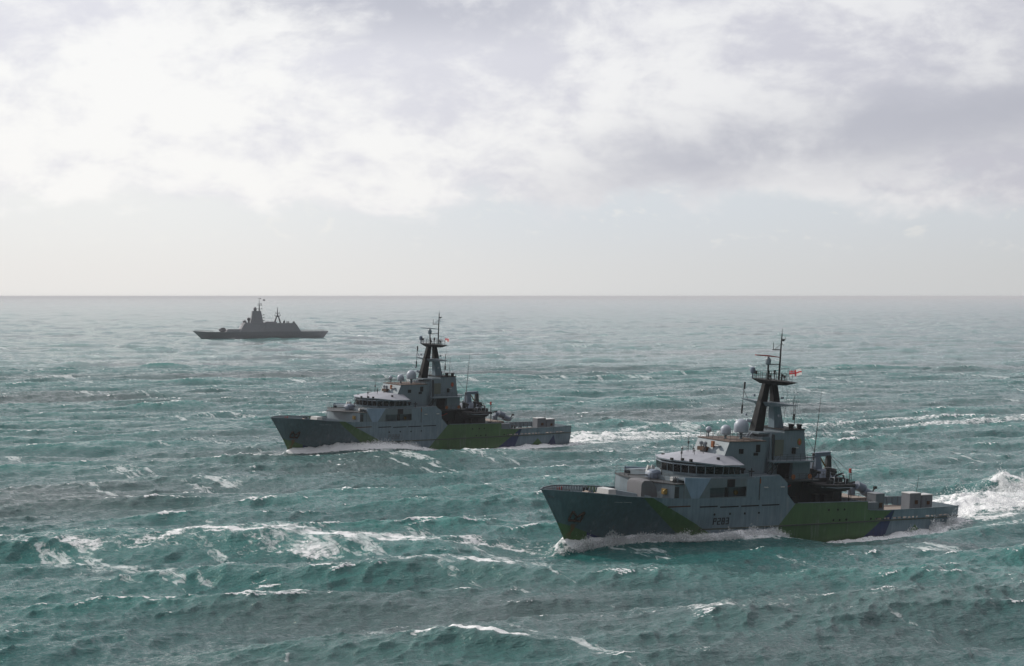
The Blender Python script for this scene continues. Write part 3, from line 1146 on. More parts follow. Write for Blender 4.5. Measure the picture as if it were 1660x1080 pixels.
    def panes(p, q, pu, qu, n, z0=9.70, z1=10.80):
        for i in range(n):
            f0, f1 = (i + .06) / n, (i + .94) / n
            w = MB()
            nrm = Vector((-(q[1] - p[1]), q[0] - p[0])).normalized()
            if nrm.dot(Vector(p) - Vector((28, 0))) < 0:
                nrm = -nrm
            def pt(f, z):
                k = (z - 9.72) / 1.28
                a = Vector(p).lerp(Vector(q), f).lerp(Vector(pu).lerp(Vector(qu), f), k)
                return a
            a = [pt(f0, z0), pt(f1, z0), pt(f1, z1), pt(f0, z1)]
            zz = [z0, z0, z1, z1]
            o = [w.vert(c.x + nrm.x * .03, c.y + nrm.y * .03, z) for c, z in zip(a, zz)]
            k = [w.vert(c.x - nrm.x * .06, c.y - nrm.y * .06, z) for c, z in zip(a, zz)]
            w._loft(o, k)
            ob = w.build("window", M_GLASS, bridge)
            w = MB()
            a = [pt(f0, z1 + .0), pt(f1, z1), pt(f1, z1 + .09), pt(f0, z1 + .09)]
            zz = [z1, z1, z1 + .09, z1 + .09]
            o = [w.vert(c.x + nrm.x * .09, c.y + nrm.y * .09, z) for c, z in zip(a, zz)]
            k = [w.vert(c.x - nrm.x * .02, c.y - nrm.y * .02, z) for c, z in zip(a, zz)]
            w._loft(o, k)
            w.build("sun_brow", M_DOME, bridge)
    for s in (1, -1):
        Q = lambda p: (p[0], s * p[1])
        panes(Q(B[0]), Q(B[1]), Q(up[0]), Q(up[1]), 3)
        panes(Q(B[1]), Q(B[2]), Q(up[1]), Q(up[2]), 3)
        panes(Q(B[2]), Q(B[3]), Q(up[2]), Q(up[3]), 3)
    panes(B[0], (B[0][0], -B[0][1]), up[0], (up[0][0], -up[0][1]), 2)
    for s in (1, -1):
        mb = MB()
        rail(mb, [(31.4, s * 6.2, 9.6), (33.4, s * 6.3, 9.2)], h=.9)
        mb.build("guard_rail", M_DARK, bridge)
        mb = MB()
        mb.lathe(32.6, s * 5.6, [(.25, 9.2), (.2, 10.1), (.42, 10.2), (.42, 10.45)], 10)
        mb.build("pelorus", M_BLACK, bridge)
    # roof
    E = [(22.6, 1.4, 11.40), (24.4, 4.6, 11.40), (28.0, 6.5, 11.08), (32.3, 6.3, 11.0)]
    T = [(25.7, .4, 12.12), (29.9, 3.2, 12.2)]
    mb = MB()
    def v(p, s, dz=0): return mb.vert(p[0], s * p[1], p[2] + dz)
    ep = [v(p, 1) for p in E]; es = [v(p, -1) for p in E]
    tp = [v(p, 1) for p in T]; ts = [v(p, -1) for p in T]
    bp_ = [v(p, 1, -.2) for p in E]; bs = [v(p, -1, -.2) for p in E]
    endp, ends = mb.vert(32.3, 3.4, 12.0), mb.vert(32.3, -3.4, 12.0)
    mb.face((ep[0], es[0], ts[0], tp[0]))
    for e, tt, en in ((ep, tp, endp), (es, ts, ends)):
        mb.face((e[0], tt[0], e[1]))
        mb.face((e[1], tt[0], tt[1]))
        mb.face((e[1], tt[1], e[2]))
        mb.face((e[2], tt[1], en, e[3]))
    mb.face((tp[0], ts[0], ts[1], tp[1]))
    mb.face((tp[1], ts[1], ends, endp))
    for a, b in ((ep, bp_), (es, bs)):
        for i in range(3):
            mb.face((a[i], a[i + 1], b[i + 1], b[i]), 1)
    mb.face((ep[0], es[0], bs[0], bp_[0]), 1)
    mb.face(bp_ + bs[::-1], 1)
    mb.face((ep[3], endp, ends, es[3], bs[3], bp_[3]), 1)
    roof = mb.build("bridge_roof", [M_ROOF, M_LIGHT], root)
    for (x, y, z) in ((22.6, 1.3, 11.42), (23.9, 4.0, 11.5), (23.5, 2.6, 11.5), (24.8, -3.2, 11.5), (28.6, 4.6, 11.75)):
        mb = MB()
        mb.box(x - .18, x + .18, y - .18, y + .18, z - .1, z + .26)
        mb.build("roof_lamp", M_BLACK, roof)
    for (x, y, h) in ((23.6, 2.2, 1.5), (25.0, 0.6, .9), (26.4, -.9, 1.0), (27.6, .2, .9), (28.6, 1.3, .9), (28.2, -1.6, 2.3), (26.6, 1.6, .8)):
        mb = MB()
        z = 11.3 + min(1, (x - 21.8) / 5.2)
        mb.tube((x, y, z - .1), (x, y, z + h), .05, .03)
        mb.box(x - .1, x + .1, y - .1, y + .1, z + h * .45, z + h * .62)
        mb.build("roof_aerial", M_DARK, roof)
    mb = MB()
    rail(mb, [(27.2, -1.6, 12.15), (29.6, -2.6, 12.2)], h=.7, n=2)
    mb.build("guard_rail", M_DARK, roof)

    # upper deckhouse
    mb = MB()
    mb.frustum([(29.6, -3.5), (29.6, 3.5), (38.8, 3.6), (38.8, -3.6)], 9.2, [(31.7, -3.45), (31.7, 3.45), (38.8, 3.6), (38.8, -3.6)], 14.05)
    mb.box(38.8, 40.6, -2.7, 2.7, 9.2, 14.6)
    dh = mb.build("deckhouse", M_LIGHT, root)
    mb = MB()
    mb.prism([(31.6, -3.55), (31.6, 3.55), (38.85, 3.67), (38.85, -3.67)], 14.052, 14.15)
    mb.build("deckhouse_roof", M_DECK, dh)
    for (x, y0, y1, z0, z1) in ((34.0, 3.4, 3.62, 12.3, 13.0), (37.3, 3.4, 3.64, 12.5, 13.6), (36.9, 3.45, 3.7, 12.0, 12.4)):
        mb = MB()
        mb.box(x - .4, x + .4, y0, y1, z0, z1)
        mb.build("vent", M_BLACK, dh)
    mb = MB()
    mb.box(30.3, 31.2, -2.0, -.4, 12.35, 12.9)
    mb.build("searchlight_box", M_RUST, dh)
    mb = MB()
    mb.box(30.9, 31.25, 0.3, .75, 13.0, 13.9)
    mb.build("lifebuoy", M_ORANGE, dh)
    for y in (-1.9, 1.6):
        mb = MB()
        mb.box(30.75, 31.35, y - .4, y + .4, 13.3, 13.41)
        mb.build("deckhouse_lamp", M_WHITE, dh)
    for (x, y) in ((30.5, -1.4), (30.5, -.5)):
        mb = MB()
        mb.lathe(x, y, [(.12, 12.1), (.12, 13.2), (.3, 13.3), (.3, 13.6), (.05, 13.75)], 8)
        mb.build("small_sensor", M_LOCK, dh)
    mb = MB()
    rail(mb, [(32.0, -3.3, 14.15), (32.0, 3.2, 14.15), (38.5, 3.4, 14.15)], h=1.0)
    mb.build("guard_rail", M_DARK, dh)
    mb = MB()
    rail(mb, [(32.0, -3.3, 14.15), (38.5, -3.4, 14.15)], h=1.0)
    mb.build("guard_rail", M_DARK, dh)

    # radomes
    for (x, y, r, zb, z0, z1) in ((36.4, .7, 1.10, 14.1, 15.15, 17.15), (33.97, 0.0, 0.78, 14.1, 14.75, 16.22), (33.3, -3.0, 0.46, 14.1, 14.8, 15.68)):
        mb = MB()
        if r > .5:
            prof = [(r * .62, z0 - .02), (r * .95, z0 + .03), (r, z0 + .2), (r, z1 - r * .98)]
            prof += [(r * math.cos(a), z1 - r + r * math.sin(a)) for a in np.linspace(0.1, 1.5, 8)]
        else:
            c = (z0 + z1) / 2
            prof = [(r * math.cos(a), c + r * math.sin(a)) for a in np.linspace(-1.4, 1.5, 10)]
        rd = mb.lathe(x, y, prof, 24).build("radome", M_DOME, root, True)
        mb = MB()
        mb.lathe(x, y, [(r * .34, zb - .4), (r * .22, zb + .2), (r * .22, z0 - .12), (r * .5, z0 + .02)], 10)
        mb.build("pedestal", M_LIGHT, rd)

    # funnel
    mb = MB()
    mb.frustum([(39.9, -3.35), (39.9, 3.35), (47.9, 3.35), (47.9, -3.35)], 8.2, [(40.5, -2.95), (40.5, 2.95), (47.25, 2.95), (47.25, -2.95)], 15.2)
    mb.frustum([(43.1, -2.96), (43.1, 2.96), (47.24, 2.96), (47.24, -2.96)], 15.203, [(43.15, -2.9), (43.15, 2.9), (47.2, 2.9), (47.2, -2.9)], 15.55)
    fun = mb.build("funnel", M_LIGHT, root)
    mb = MB()
    mb.prism([(43.0, -3.02), (43.0, 3.02), (47.3, 3.02), (47.3, -3.02)], 15.553, 15.72)
    mb.build("funnel_rim", M_BLACK, fun)
    for (x, y) in ((45.4, 1.9), (46.7, 2.3), (45.4, -1.9), (46.7, -2.3)):
        mb = MB()
        mb.lathe(x, y, [(.36, 15.7), (.36, 16.15), (.44, 16.2), (.44, 16.4), (.3, 16.42)], 12)
        mb.build("exhaust_pipe", M_BLACK, fun, True)
    for s in (1, -1):
        yy = lambda z: s * (3.35 - .4 * (z - 8.2) / 7)
        a = MB()
        a.box(41.1, 42.9, min(yy(13), yy(13) + s * .07), max(yy(13), yy(13) + s * .07), 11.3, 14.2)
        a.build("louvre_panel", M_LOUVRE, fun)
        a = MB()
        z, x = 13.8, 46.2
        ys = yy(z)
        ring = [(x + .42 * math.sin(k), z + .55 * math.cos(k)) for k in np.linspace(0, 2 * math.pi, 13)[:-1]]
        a.plate(ring, min(ys - s * .05, ys + s * .06), max(ys - s * .05, ys + s * .06))
        bd = a.build("ship_badge", M_YELLOW if variant == 0 else M_ORANGE, fun)
        a = MB()
        ring = [(x + .22 * math.sin(k), z - .08 + .3 * math.cos(k)) for k in np.linspace(0, 2 * math.pi, 9)[:-1]]
        a.plate(ring, min(ys, ys + s * .09), max(ys, ys + s * .09))
        a.build("badge_centre", M_RED, bd)
        a = MB()
        a.box(39.7, 47.7, min(s * 3.0, s * 5.0), max(s * 3.0, s * 5.0), 10.98, 11.2)
        pf = a.build("funnel_platform", M_LIGHT, fun)
        a = MB()
        rail(a, [(40.6, s * 4.95, 11.2), (47.6, s * 4.95, 11.2), (47.6, s * 3.2, 11.2)], h=1.05)
        a.build("guard_rail", M_DARK, pf)
        a = MB()
        a.box(44.0, 47.6, min(s * 3.2, s * 4.2), max(s * 3.2, s * 4.2), 8.35, 10.98)
        a.build("machinery_room", M_LIGHT, fun)
        a = MB()
        a.box(41.7, 44.0, min(s * 3.2, s * 3.5), max(s * 3.2, s * 3.5), 8.4, 10.9)
        a.build("dark_doorway", M_BLACK, fun)
        a = MB()
        for i in range(9):
            f = i / 8
            a.box(39.0 + 1.6 * f, 39.3 + 1.6 * f, min(s * 4.0, s * 4.8), max(s * 4.0, s * 4.8), 9.3 + 1.75 * f, 9.36 + 1.75 * f)
        for yq in (4.0, 4.8):
            a.tube((39.0, s * yq, 9.3), (40.8, s * yq, 11.1), .05)
            a.tube((39.0, s * yq, 10.2), (40.8, s * yq, 12.0), .03)
        a.build("stairway", M_DARK, fun)
        a = MB()
        a.box(45.2, 46.0, min(yy(13.2), yy(13.2) + s * .12), max(yy(13.2), yy(13.2) + s * .12), 12.9, 13.0)
        a.build("funnel_lamp", M_WHITE, fun)
        a = MB()
        a.box(40.6, 40.85, s * 3.1 - .2, s * 3.1 + .2, 9.4, 15.0)
        a.build("ladder", M_DARK, fun)
        a = MB()
        a.box(44.6, 45.1, min(s * 3.2, s * 3.5), max(s * 3.2, s * 3.5), 12.1, 13.0)
        a.build("vent", M_BLACK, fun)
    # boat bay below the funnel
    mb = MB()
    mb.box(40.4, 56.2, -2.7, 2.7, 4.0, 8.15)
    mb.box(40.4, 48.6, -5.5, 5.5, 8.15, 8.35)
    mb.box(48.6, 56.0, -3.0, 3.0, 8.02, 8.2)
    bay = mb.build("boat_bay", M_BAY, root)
    for s in (1, -1):
        a = MB()
        rail(a, [(41.5, s * 5.4, 8.35), (48.5, s * 5.4, 8.35)], h=1.0)
        a.build("guard_rail", M_DARK, bay)
        a = MB()
        rail(a, [(48.6, s * 2.9, 8.2), (56.0, s * 2.9, 8.2)], h=1.0, step=1.0)
        a.build("guard_rail", M_DARK, bay)
        a = MB()
        rail(a, [(42.4, s * 6.6, 5.1), (57.4, s * 6.6, 4.95)], h=.55, n=1, step=1.2)
        a.build("guard_rail", M_DARK, bay)
        for x in (47.2, 54.0):
            a = MB()
            a.path([(x, s * 2.8, 5.0), (x, s * 3.4, 8.6), (x + .2, s * 4.6, 9.1), (x + .2, s * 5.0, 8.2)], .14)
            a.build("davit_arm", M_DARK, bay)
        for x in (43.2, 45.0, 49.8, 51.6):
            a = MB()
            a.box(x, x + .9, min(s * 2.7, s * 3.5), max(s * 2.7, s * 3.5), 4.0, 5.6 + .3 * (x % 1))
            a.build("bay_locker", M_DARK, bay)
        a = MB()
        a.tube((43.2, s * 3.0, 6.7), (45.0, s * 3.0, 7.3), .1)
        a.build("hose", M_RED, bay)
    a = MB()
    rail(a, [(56.0, -2.9, 8.2), (56.0, 2.9, 8.2)], h=1.0)
    a.build("guard_rail", M_DARK, bay)
    a = MB()
    rail(a, [(48.2, -5.2, 11.2), (50.2, -3.2, 11.2)], h=1.0)
    a.build("guard_rail", M_DARK, bay)
    a = MB()
    a.box(47.6, 51.5, -2.4, 0.8, 11.0, 11.18)
    a.build("aft_gallery", M_LIGHT, bay)

    # sloped canopy, crane, light post
    a = MB()
    a.frustum([(50.9, -2.6), (50.9, 2.4), (55.6, 2.4), (55.6, -2.6)], 8.2, [(52.6, -1.2), (52.6, 1.0), (54.2, 1.0), (54.2, -1.2)], 9.3)
    a.build("engine_casing", M_BLUEGR, root)
    a = MB()
    a.frustum([(52.3, -.7), (52.3, .7), (53.7, .7), (53.7, -.7)], 9.25, [(52.4, -.5), (52.4, .5), (53.4, .5), (53.4, -.5)], 11.1)
    crane = a.build("boat_crane", M_BLUEGR, root)
    a = MB()
    a.plate([(52.3, 11.1), (55.6, 11.2), (55.7, 11.85), (52.4, 11.75)], -.35, .35)
    a.build("crane_boom", M_BLUEGR, crane)
    a = MB()
    a.plate([(54.9, 11.3), (55.65, 11.3), (55.9, 8.4), (54.4, 7.6), (54.2, 8.2), (54.8, 9.6)], .05, .55)
    a.tube((54.0, .3, 7.9), (52.6, 1.2, 7.0), .16)
    a.build("crane_jib", M_BAY, crane)
    a = MB()
    a.tube((53.6, .1, 11.1), (55.0, .2, 9.4), .12)
    a.tube((54.6, .5, 9.2), (55.4, .8, 8.3), .1)
    a.build("crane_ram", M_YELLOW, crane)
    a = MB()
    a.tube((57.4, 3.0, 4.0), (57.4, 3.0, 9.4), .07)
    a.tube((57.75, 3.0, 4.0), (57.75, 3.0, 9.0), .04)
    a.box(57.25, 57.55, 2.85, 3.15, 8.9, 9.55, 1)
    for z in np.arange(4.6, 9, .5):
        a.tube((57.4, 3, z), (57.75, 3, z), .025, n=4)
    a.build("light_post", [M_DARK, M_RED], root)
    a = MB()
    a.tube((52.3, 0, 8.3), (52.45, 0, 11.3), .13, .1)
    a.lathe(52.48, 0, [(.28, 11.2), (.28, 11.6), (.1, 11.75)], 10)
    a.tube((52.48, 0, 11.7), (52.9, 0, 17.0), .075, .055)
    a.tube((52.9, 0, 17.0), (53.3, 0, 21.7), .05, .018)
    a.build("whip_aerial", M_DARK, root)

    # clutter abaft the funnel: vents, reels, boxes, stays
    rq = random.Random(5)
    for i in range(22):
        x, y = 48.9 + rq.random() * 7.0, rq.choice((-1, 1)) * (0.9 + rq.random() * 1.9)
        w, h = .18 + rq.random() * .3, .4 + rq.random() * 1.1
        a = MB()
        if i % 3 == 0:
            a.lathe(x, y, [(w * .7, 8.15), (w * .7, 8.2 + h), (w * 1.2, 8.25 + h), (w * 1.2, 8.5 + h), (w * .5, 8.6 + h)], 8)
            a.build("mushroom_vent", M_DARK, bay)
        elif i % 3 == 1:
            a.box(x - w, x + w, y - w, y + w, 8.15, 8.2 + h)
            a.build("deck_box", M_BAY if i % 2 else M_BLUEGR, bay)
        else:
            a.tube((x, y, 8.15), (x, y, 8.3 + h), .07)
            a.tube((x, y - .3, 8.3 + h), (x, y + .3, 8.3 + h), .22, n=10)
            a.build("hose_reel", M_DARK, bay)
    for p, q in (((55.5, .3, 11.5), (57.4, 3.0, 9.0)), ((55.4, .2, 11.4), (56.5, -2.8, 8.4)), ((55.6, .3, 11.3), (55.4, 4.6, 7.6)), ((52.5, 0, 11.9), (47.3, 2.8, 15.2))):
        a = MB()
        a.tube(p, q, .028, n=4)
        a.build("wire_stay", M_DARK, bay)
    for s in (1, -1):
        for x in (43.0, 46.4):
            a = MB()
            a.tube((x, s * 5.45, 8.9), (x, s * 5.55, 8.9), .38, n=12)
            a.build("lifebuoy", M_ORANGE, bay)

    # mast
    mb = MB()
    mb.frustum([(39.1, -.65), (39.1, .65), (40.95, .65), (40.95, -.65)], 15.0, [(41.05, -.35), (41.05, .35), (42.05, .35), (42.05, -.35)], 22.4)
    mast = mb.build("mast", M_BLACK, root)
    mb = MB()
    mb.prism([(38.4, -2.4), (38.4, 2.4), (44.9, 2.6), (44.9, -2.6)], 15.02, 15.26)
    mb.build("mast_step", M_LIGHT, mast)
    mb = MB()
    mb.frustum([(43.15, -.7), (43.15, .7), (45.2, .7), (45.2, -.7)], 15.2, [(42.68, -.35), (42.68, .35), (43.55, .35), (43.55, -.35)], 22.4)
    mb.build("mast_leg", M_MAST2, mast)
    mb = MB()
    top = [(40.7, -2.2), (41.3, -3.15), (43.2, -3.15), (44.1, -1.6), (44.2, 1.6), (43.0, 5.35), (42.2, 5.35), (40.7, 1.8)]
    bot = [(41.2, -1.0), (41.5, -1.2), (43.2, -1.2), (43.8, -.8), (43.8, .9), (43.0, 3.0), (42.2, 3.0), (41.2, .9)]
    mb.frustum(bot, 22.3, top, 22.92)
    plat = mb.build("mast_platform", M_BLACK, mast)
    mb = MB()
    rail(mb, [(43.2, 3.8, 22.92), (40.9, 1.6, 22.92), (40.9, -2.0, 22.92), (41.4, -3.0, 22.92), (43.1, -3.0, 22.92), (44.0, -1.5, 22.92), (44.1, 1.5, 22.92)], h=1.1, step=.9, r=.026)
    mb.build("guard_rail", M_BLACK, plat)
    mb = MB()
    prof = [(-5.95, .2, .14), (-2.4, .9, .5), (-1.6, 1.75, .62), (1.6, 1.75, .62), (2.4, .9, .5), (5.9, .2, .14)]
    rings = [[(42.4 - c, y, 19.62), (42.4 + c, y, 19.62), (42.4 + c * .7, y, 19.62 - t_), (42.4 - c * .7, y, 19.62 - t_)] for y, c, t_ in prof]
    mb.loft_rings(rings)
    yard = mb.build("yard", M_LIGHT, mast)
    mb = MB()
    mb.tube((42.3, -5.75, 17.3), (42.3, -5.55, 22.0), .05)
    mb.tube((42.3, -5.5, 21.0), (42.3, -5.45, 22.1), .15, .15, 8)
    mb.tube((42.3, -5.78, 17.25), (42.3, -5.72, 18.6), .14, .14, 8)
    mb.tube((42.3, -4.6, 19.6), (42.3, -5.5, 20.7), .04)
    mb.build("dipole_aerial", M_DARK, yard)
    mb = MB()
    mb.tube((42.3, 5.45, 19.4), (42.3, 5.5, 17.5), .05)
    mb.tube((42.3, 5.5, 18.3), (42.3, 5.5, 17.4), .15, .15, 8)
    mb.tube((42.5, 5.1, 19.5), (42.5, 5.2, 20.9), .05)
    mb.build("dipole_aerial", M_DARK, yard)
    mb = MB()
    mb.tube((41.9, 0, 22.9), (41.75, 0, 25.2), .17, .12, 8)
    mb.tube((42.3, .3, 22.9), (41.85, 0, 24.6), .05)
    mb.tube((41.7, 0, 25.2), (44.1, 0, 25.25), .07)
    rm = mb.build("radar_mast", M_BLACK, mast)
    mb = MB()
    mb.lathe(41.7, 0, [(.2, 25.15), (.42, 25.3), (.45, 25.9), (.25, 26.2), (.12, 26.35)], 14)
    rt = mb.build("radar_turret", M_LIGHT, rm, True)
    mb = MB()
    mb.loft_rings([[(39.05, -.1, 26.55), (39.05, .14, 26.55), (39.05, .14, 26.68), (39.05, -.1, 26.68)],
                   [(41.7, -.2, 26.38), (41.7, .2, 26.38), (41.7, .2, 26.6), (41.7, -.2, 26.6)],
                   [(43.9, -.1, 26.26), (43.9, .14, 26.26), (43.9, .14, 26.36), (43.9, -.1, 26.36)]])
    mb.build("radar_scanner", M_RED if variant == 0 else M_DOME, rt)
    mb = MB()
    mb.tube((44.1, 0, 22.9), (44.15, 0, 27.3), .15, .12, 8)
    mb.tube((44.15, 0, 27.3), (44.22, 0, 29.9), .11, .08, 8)
    mb.tube((44.22, 0, 29.9), (44.25, 0, 30.6), .03)
    mb.tube((42.5, 0, 27.42), (44.1, 0, 27.42), .07)
    mb.tube((42.6, 0, 27.4), (42.58, 0, 28.5), .05)
    mb.tube((42.9, 0, 27.45), (44.1, 0, 28.3), .03)
    mb.tube((44.2, 0, 28.9), (44.95, 0, 29.0), .06)
    mb.lathe(44.55, 0, [(.05, 28.7), (.25, 28.85), (.25, 29.0), (.05, 29.05)], 10)
    mb.tube((44.9, 0, 28.9), (44.95, 0, 29.4), .03)
    mb.tube((44.2, 0, 28.6), (44.7, 0, 28.0), .03)
    for z in np.arange(23.6, 29.5, .42):
        mb.tube((44.16, -.2, z), (44.16, .2, z), .03, n=4)
    mb.build("pole_mast", M_BLACK, mast)
    mb = MB()
    mb.lathe(41.2, -2.7, [(.12, 22.9), (.1, 23.6), (.36, 23.7), (.42, 24.1), (.36, 24.5), (.12, 24.65)], 14)
    mb.build("sensor_head", M_BLUEGR, plat, True)
    mb = MB()
    for (x, y, h) in ((41.2, -1.9, 1.2), (42.6, .6, 1.5), (43.4, 1.9, .8), (44.0, .8, .9), (41.4, .9, .8)):
        mb.tube((x, y, 22.9), (x, y, 22.9 + h), .06)
        mb.box(x - .12, x + .12, y - .12, y + .12, 22.9 + h * .6, 22.9 + h)
    mb.tube((44.1, 0, 24.55), (44.9, 1.2, 24.7), .03)
    mb.build("platform_fitting", M_BLACK, plat)
    mb = MB()
    for (x, y, z, dx) in ((40.3, -.75, 20.4, -.4), (44.0, .7, 20.1, .4), (39.0, -.8, 17.5, -.5), (43.4, 1.1, 17.4, .2)):
        mb.box(x - .16 + dx, x + .16 + dx, y - .16, y + .16, z, z + .3)
        mb.tube((x, y, z), (x + dx, y, z), .06)
    mb.build("mast_lamp", M_DOME, mast)
    mb = MB()
    for z in np.arange(15.5, 22, .4):
        mb.tube((41.55 + (z - 15.2) * .08, .3, z), (41.95 + (z - 15.2) * .07, .3, z), .025, n=4)
    for x in (41.6, 41.9):
        mb.tube((x, .3, 15.3), (x + .5, .3, 22.2), .025, n=4)
    mb.build("mast_ladder", M_DARK, mast)
    mb = MB()
    for i, (y, y2, x2) in enumerate(((2.2, 1.7, 45.2), (3.0, 2.2, 45.8), (3.8, 2.5, 46.4), (4.6, 2.7, 46.9), (5.2, 2.8, 47.1))):
        mb.tube((42.7, y, 22.4), (x2, y2, 15.7), .014, n=3)
    mb.build("signal_halyard", M_DARK, mast)
    for (x, y, z1, dx, rr) in ((46.5, 1.4, 20.0, .1, .055), (47.15, -1.6, 21.5, .55, .035), (47.6, -2.4, 18.6, .5, .02)):
        mb = MB()
        mb.tube((min(x, 47.1), y, 15.6), (x + dx, y, z1), rr, rr * .4)
        mb.build("whip_aerial", M_DARK, fun)
    mb = MB()
    mb.tube((38.9, .0, 15.2), (37.6, .4, 14.4), .09)
    mb.tube((38.6, .9, 15.2), (37.2, 1.2, 14.4), .09)
    mb.tube((39.6, -.8, 16.6), (38.9, -1.0, 16.8), .3, .2, 8)
    mb.build("mast_brace", M_DOME, mast)

    # foredeck fittings: breakwater, hatch, windlass, bollards
    mb = MB()
    mb.frustum([(11.0, -1.4), (11.0, 1.4), (13.0, 1.5), (13.0, -1.5)], 6.0, [(11.15, -1.25), (11.15, 1.25), (12.6, 1.3), (12.6, -1.3)], 7.38)
    hatch = mb.build("foredeck_hatch", M_WHITE, root)
    for s in (1, -1):
        mb = MB()
        a = [mb.vert(*p) for p in ((12.4, s * 1.3, 5.9), (15.4, s * 5.4, 5.8), (15.4, s * 5.4, 6.85), (12.4, s * 1.3, 7.28))]
        b = [mb.vert(*p) for p in ((12.65, s * 1.3, 5.9), (15.65, s * 5.4, 5.8), (15.55, s * 5.4, 6.85), (12.75, s * 1.3, 7.28))]
        mb._loft(a, b)
        mb.build("breakwater", M_LIGHT, root)
        mb = MB()
        mb.tube((9.2, s * .6, 6.55), (9.2, s * 1.5, 6.55), .42, n=12)
        mb.tube((9.2, s * 1.5, 6.55), (9.2, s * 2.1, 6.55), .22, n=10)
        mb.box(8.8, 9.9, s * 1.0 - .5, s * 1.0 + .5, 6.1, 6.4)
        mb.build("windlass", M_WOOD, root)
        for x in (4.6, 7.0, 11.6):
            mb = MB()
            y = s * (hull_y(x, 6.4) - 1.0)
            mb.lathe(x, y, [(.16, 6.2), (.14, 6.75), (.2, 6.8), (.2, 6.88)], 8)
            mb.lathe(x + .6, y, [(.16, 6.2), (.14, 6.75), (.2, 6.8), (.2, 6.88)], 8)
            mb.build("bollard", M_BLACK, root)
    mb = MB()
    for s in (1, -1):
        for x in (3.2, 5.9, 6.9):
            y = s * (hull_y(x, 6.8) - .25)
            mb.box(x, x + .45, min(y, y + s * .12), max(y, y + s * .12), 6.6, 7.2)
    mb.build("bulwark_locker", M_RED, root)
    mb = MB()
    mb.tube((0.55, 0, 7.5), (.45, 0, 9.1 - 1.2), .04)
    mb.build("jackstaff", M_DARK, root)

    # working deck: knuckle crane folded aft of the boats, winch, mooring gear
    mb = MB()
    mb.lathe(61.0, 0, [(.9, 2.1), (.8, 4.4), (.6, 4.6), (.6, 6.0)], 14)
    kc = mb.build("deck_crane", M_BLUEGR, root, True)
    mb = MB()
    mb.tube((61.0, 0, 6.5), (65.6, 0, 4.9), .5, .36, 8)
    mb.tube((61.7, .3, 6.5), (63.3, .3, 5.95), .72, .72, 12)
    mb.tube((63.0, .5, 5.65), (64.7, .5, 5.05), .70, .6, 12)
    mb.build("crane_boom", M_BLUEGR, kc, True)
    mb = MB()
    mb.path([(65.4, 0, 5.0), (65.9, 0, 5.6), (66.2, 0, 6.0)], .12)
    mb.box(66.0, 66.5, -.2, .2, 5.8, 6.2)
    mb.path([(65.3, 0, 4.6), (66.3, 0, 5.3)], .1)
    mb.tube((60.4, 0, 6.8), (61.6, 0, 7.0), .16)
    mb.build("crane_hook", M_BLACK, kc)
    mb = MB()
    for i in range(3):
        mb.tube((58.8 + i * 1.5, 1.0, 2.9), (58.8 + i * 1.5, 4.6, 2.9), .62, n=12)
    mb.box(58.2, 63.0, .6, 5.0, 2.1, 2.5)
    mb.build("mooring_winch", M_DARK, root)
    mb = MB()
    mb.prism([(57.8, -3.4), (57.8, 3.2), (61.2, 3.2), (61.2, -3.4)], 2.15, 5.0)
    mb.build("work_deck_house", M_WOOD, root)
    mb = MB()
    rail(mb, [(57.9, 3.1, 5.0), (61.1, 3.1, 5.0), (61.1, -3.3, 5.0)], h=.7, n=2)
    mb.build("guard_rail", M_DARK, root)
    mb = MB()
    rail(mb, [(58.2, 5.8, 4.6), (60.4, 5.8, 3.9)], h=.7, n=2)
    mb.build("guard_rail", M_DARK, root)
    for (x, y) in ((66.5, -4.9), (70.0, -4.9), (66.5, 4.9), (70.5, 5.1), (71.2, 3.6)):
        mb = MB()
        for q in (0, .7):
            mb.lathe(x + q, y, [(.2, 2.15), (.17, 2.8), (.25, 2.85), (.25, 2.95)], 8)
        mb.build("bollard", M_DARK if y < 3.4 or x < 71 else M_DOME, root)
    mb = MB()
    mb.path([(66.6, -5.4, 2.6), (67.4, -5.4, 3.3), (69.6, -5.4, 3.25)], .13)
    mb.build("towing_bar", M_DOME, root)
    mb = MB()
    mb.tube((76.2, -.6, 2.1), (76.3, -.6, 4.7), .07)
    mb.tube((76.3, -.6, 4.7), (76.75, -.6, 8.3), .05, .02)
    mb.build("whip_aerial", M_DARK, root)
    # deck-edge box on the port quarter belongs to the side step
    mb = MB()
    mb.box(58.0, 60.2, 5.7, 6.6, 2.2, 4.75)
    mb.build("side_step_box", M_LOCK, root)
    mb = MB()
    mb.box(58.0, 60.2, -6.6, -5.7, 2.2, 4.75)
    mb.build("side_step_box", M_LOCK, root)

    if variant == 0:
        # canvas-covered reel against the gun deck house
        prof = [(0, 6.0), (0, 8.5), (.18, 8.88), (.6, 9.08), (1.7, 9.02), (2.2, 8.75), (2.75, 8.1), (3.0, 7.0), (3.1, 6.0)]
        mb = MB()
        mb.loft_rings([[(14.25 + x, y, z - (0.12 if abs(y - 3.1) > 1.3 else 0) * (z > 6.5)) for x, z in prof] for y in (1.55, 1.75, 2.4, 3.1, 3.9, 4.5, 4.7)])
        mb.build("canvas_cover", M_CANVAS, root, True)
    return root


ship_a = build_patrol(POSE_A, "P283", M_NUM, 0)
tag(ship_a, "nearest grey and green camouflaged patrol ship numbered P283, its bow lifting clear", "warship", "camouflaged patrol ships steaming in line")
ship_b = build_patrol(POSE_B, "P282", M_NUMF, 1)
tag(ship_b, "smaller looking camouflaged patrol ship in the middle distance with a faded number", "warship", "camouflaged patrol ships steaming in line")


# ------------------------------------------------------------------ things that the patrol ships carry
def carried(name, ship, mats, builder, label, cat, group, smooth=False):
    root = empty(name, ship.matrix_world)
    builder(root)
    return tag(root, label, cat, group)


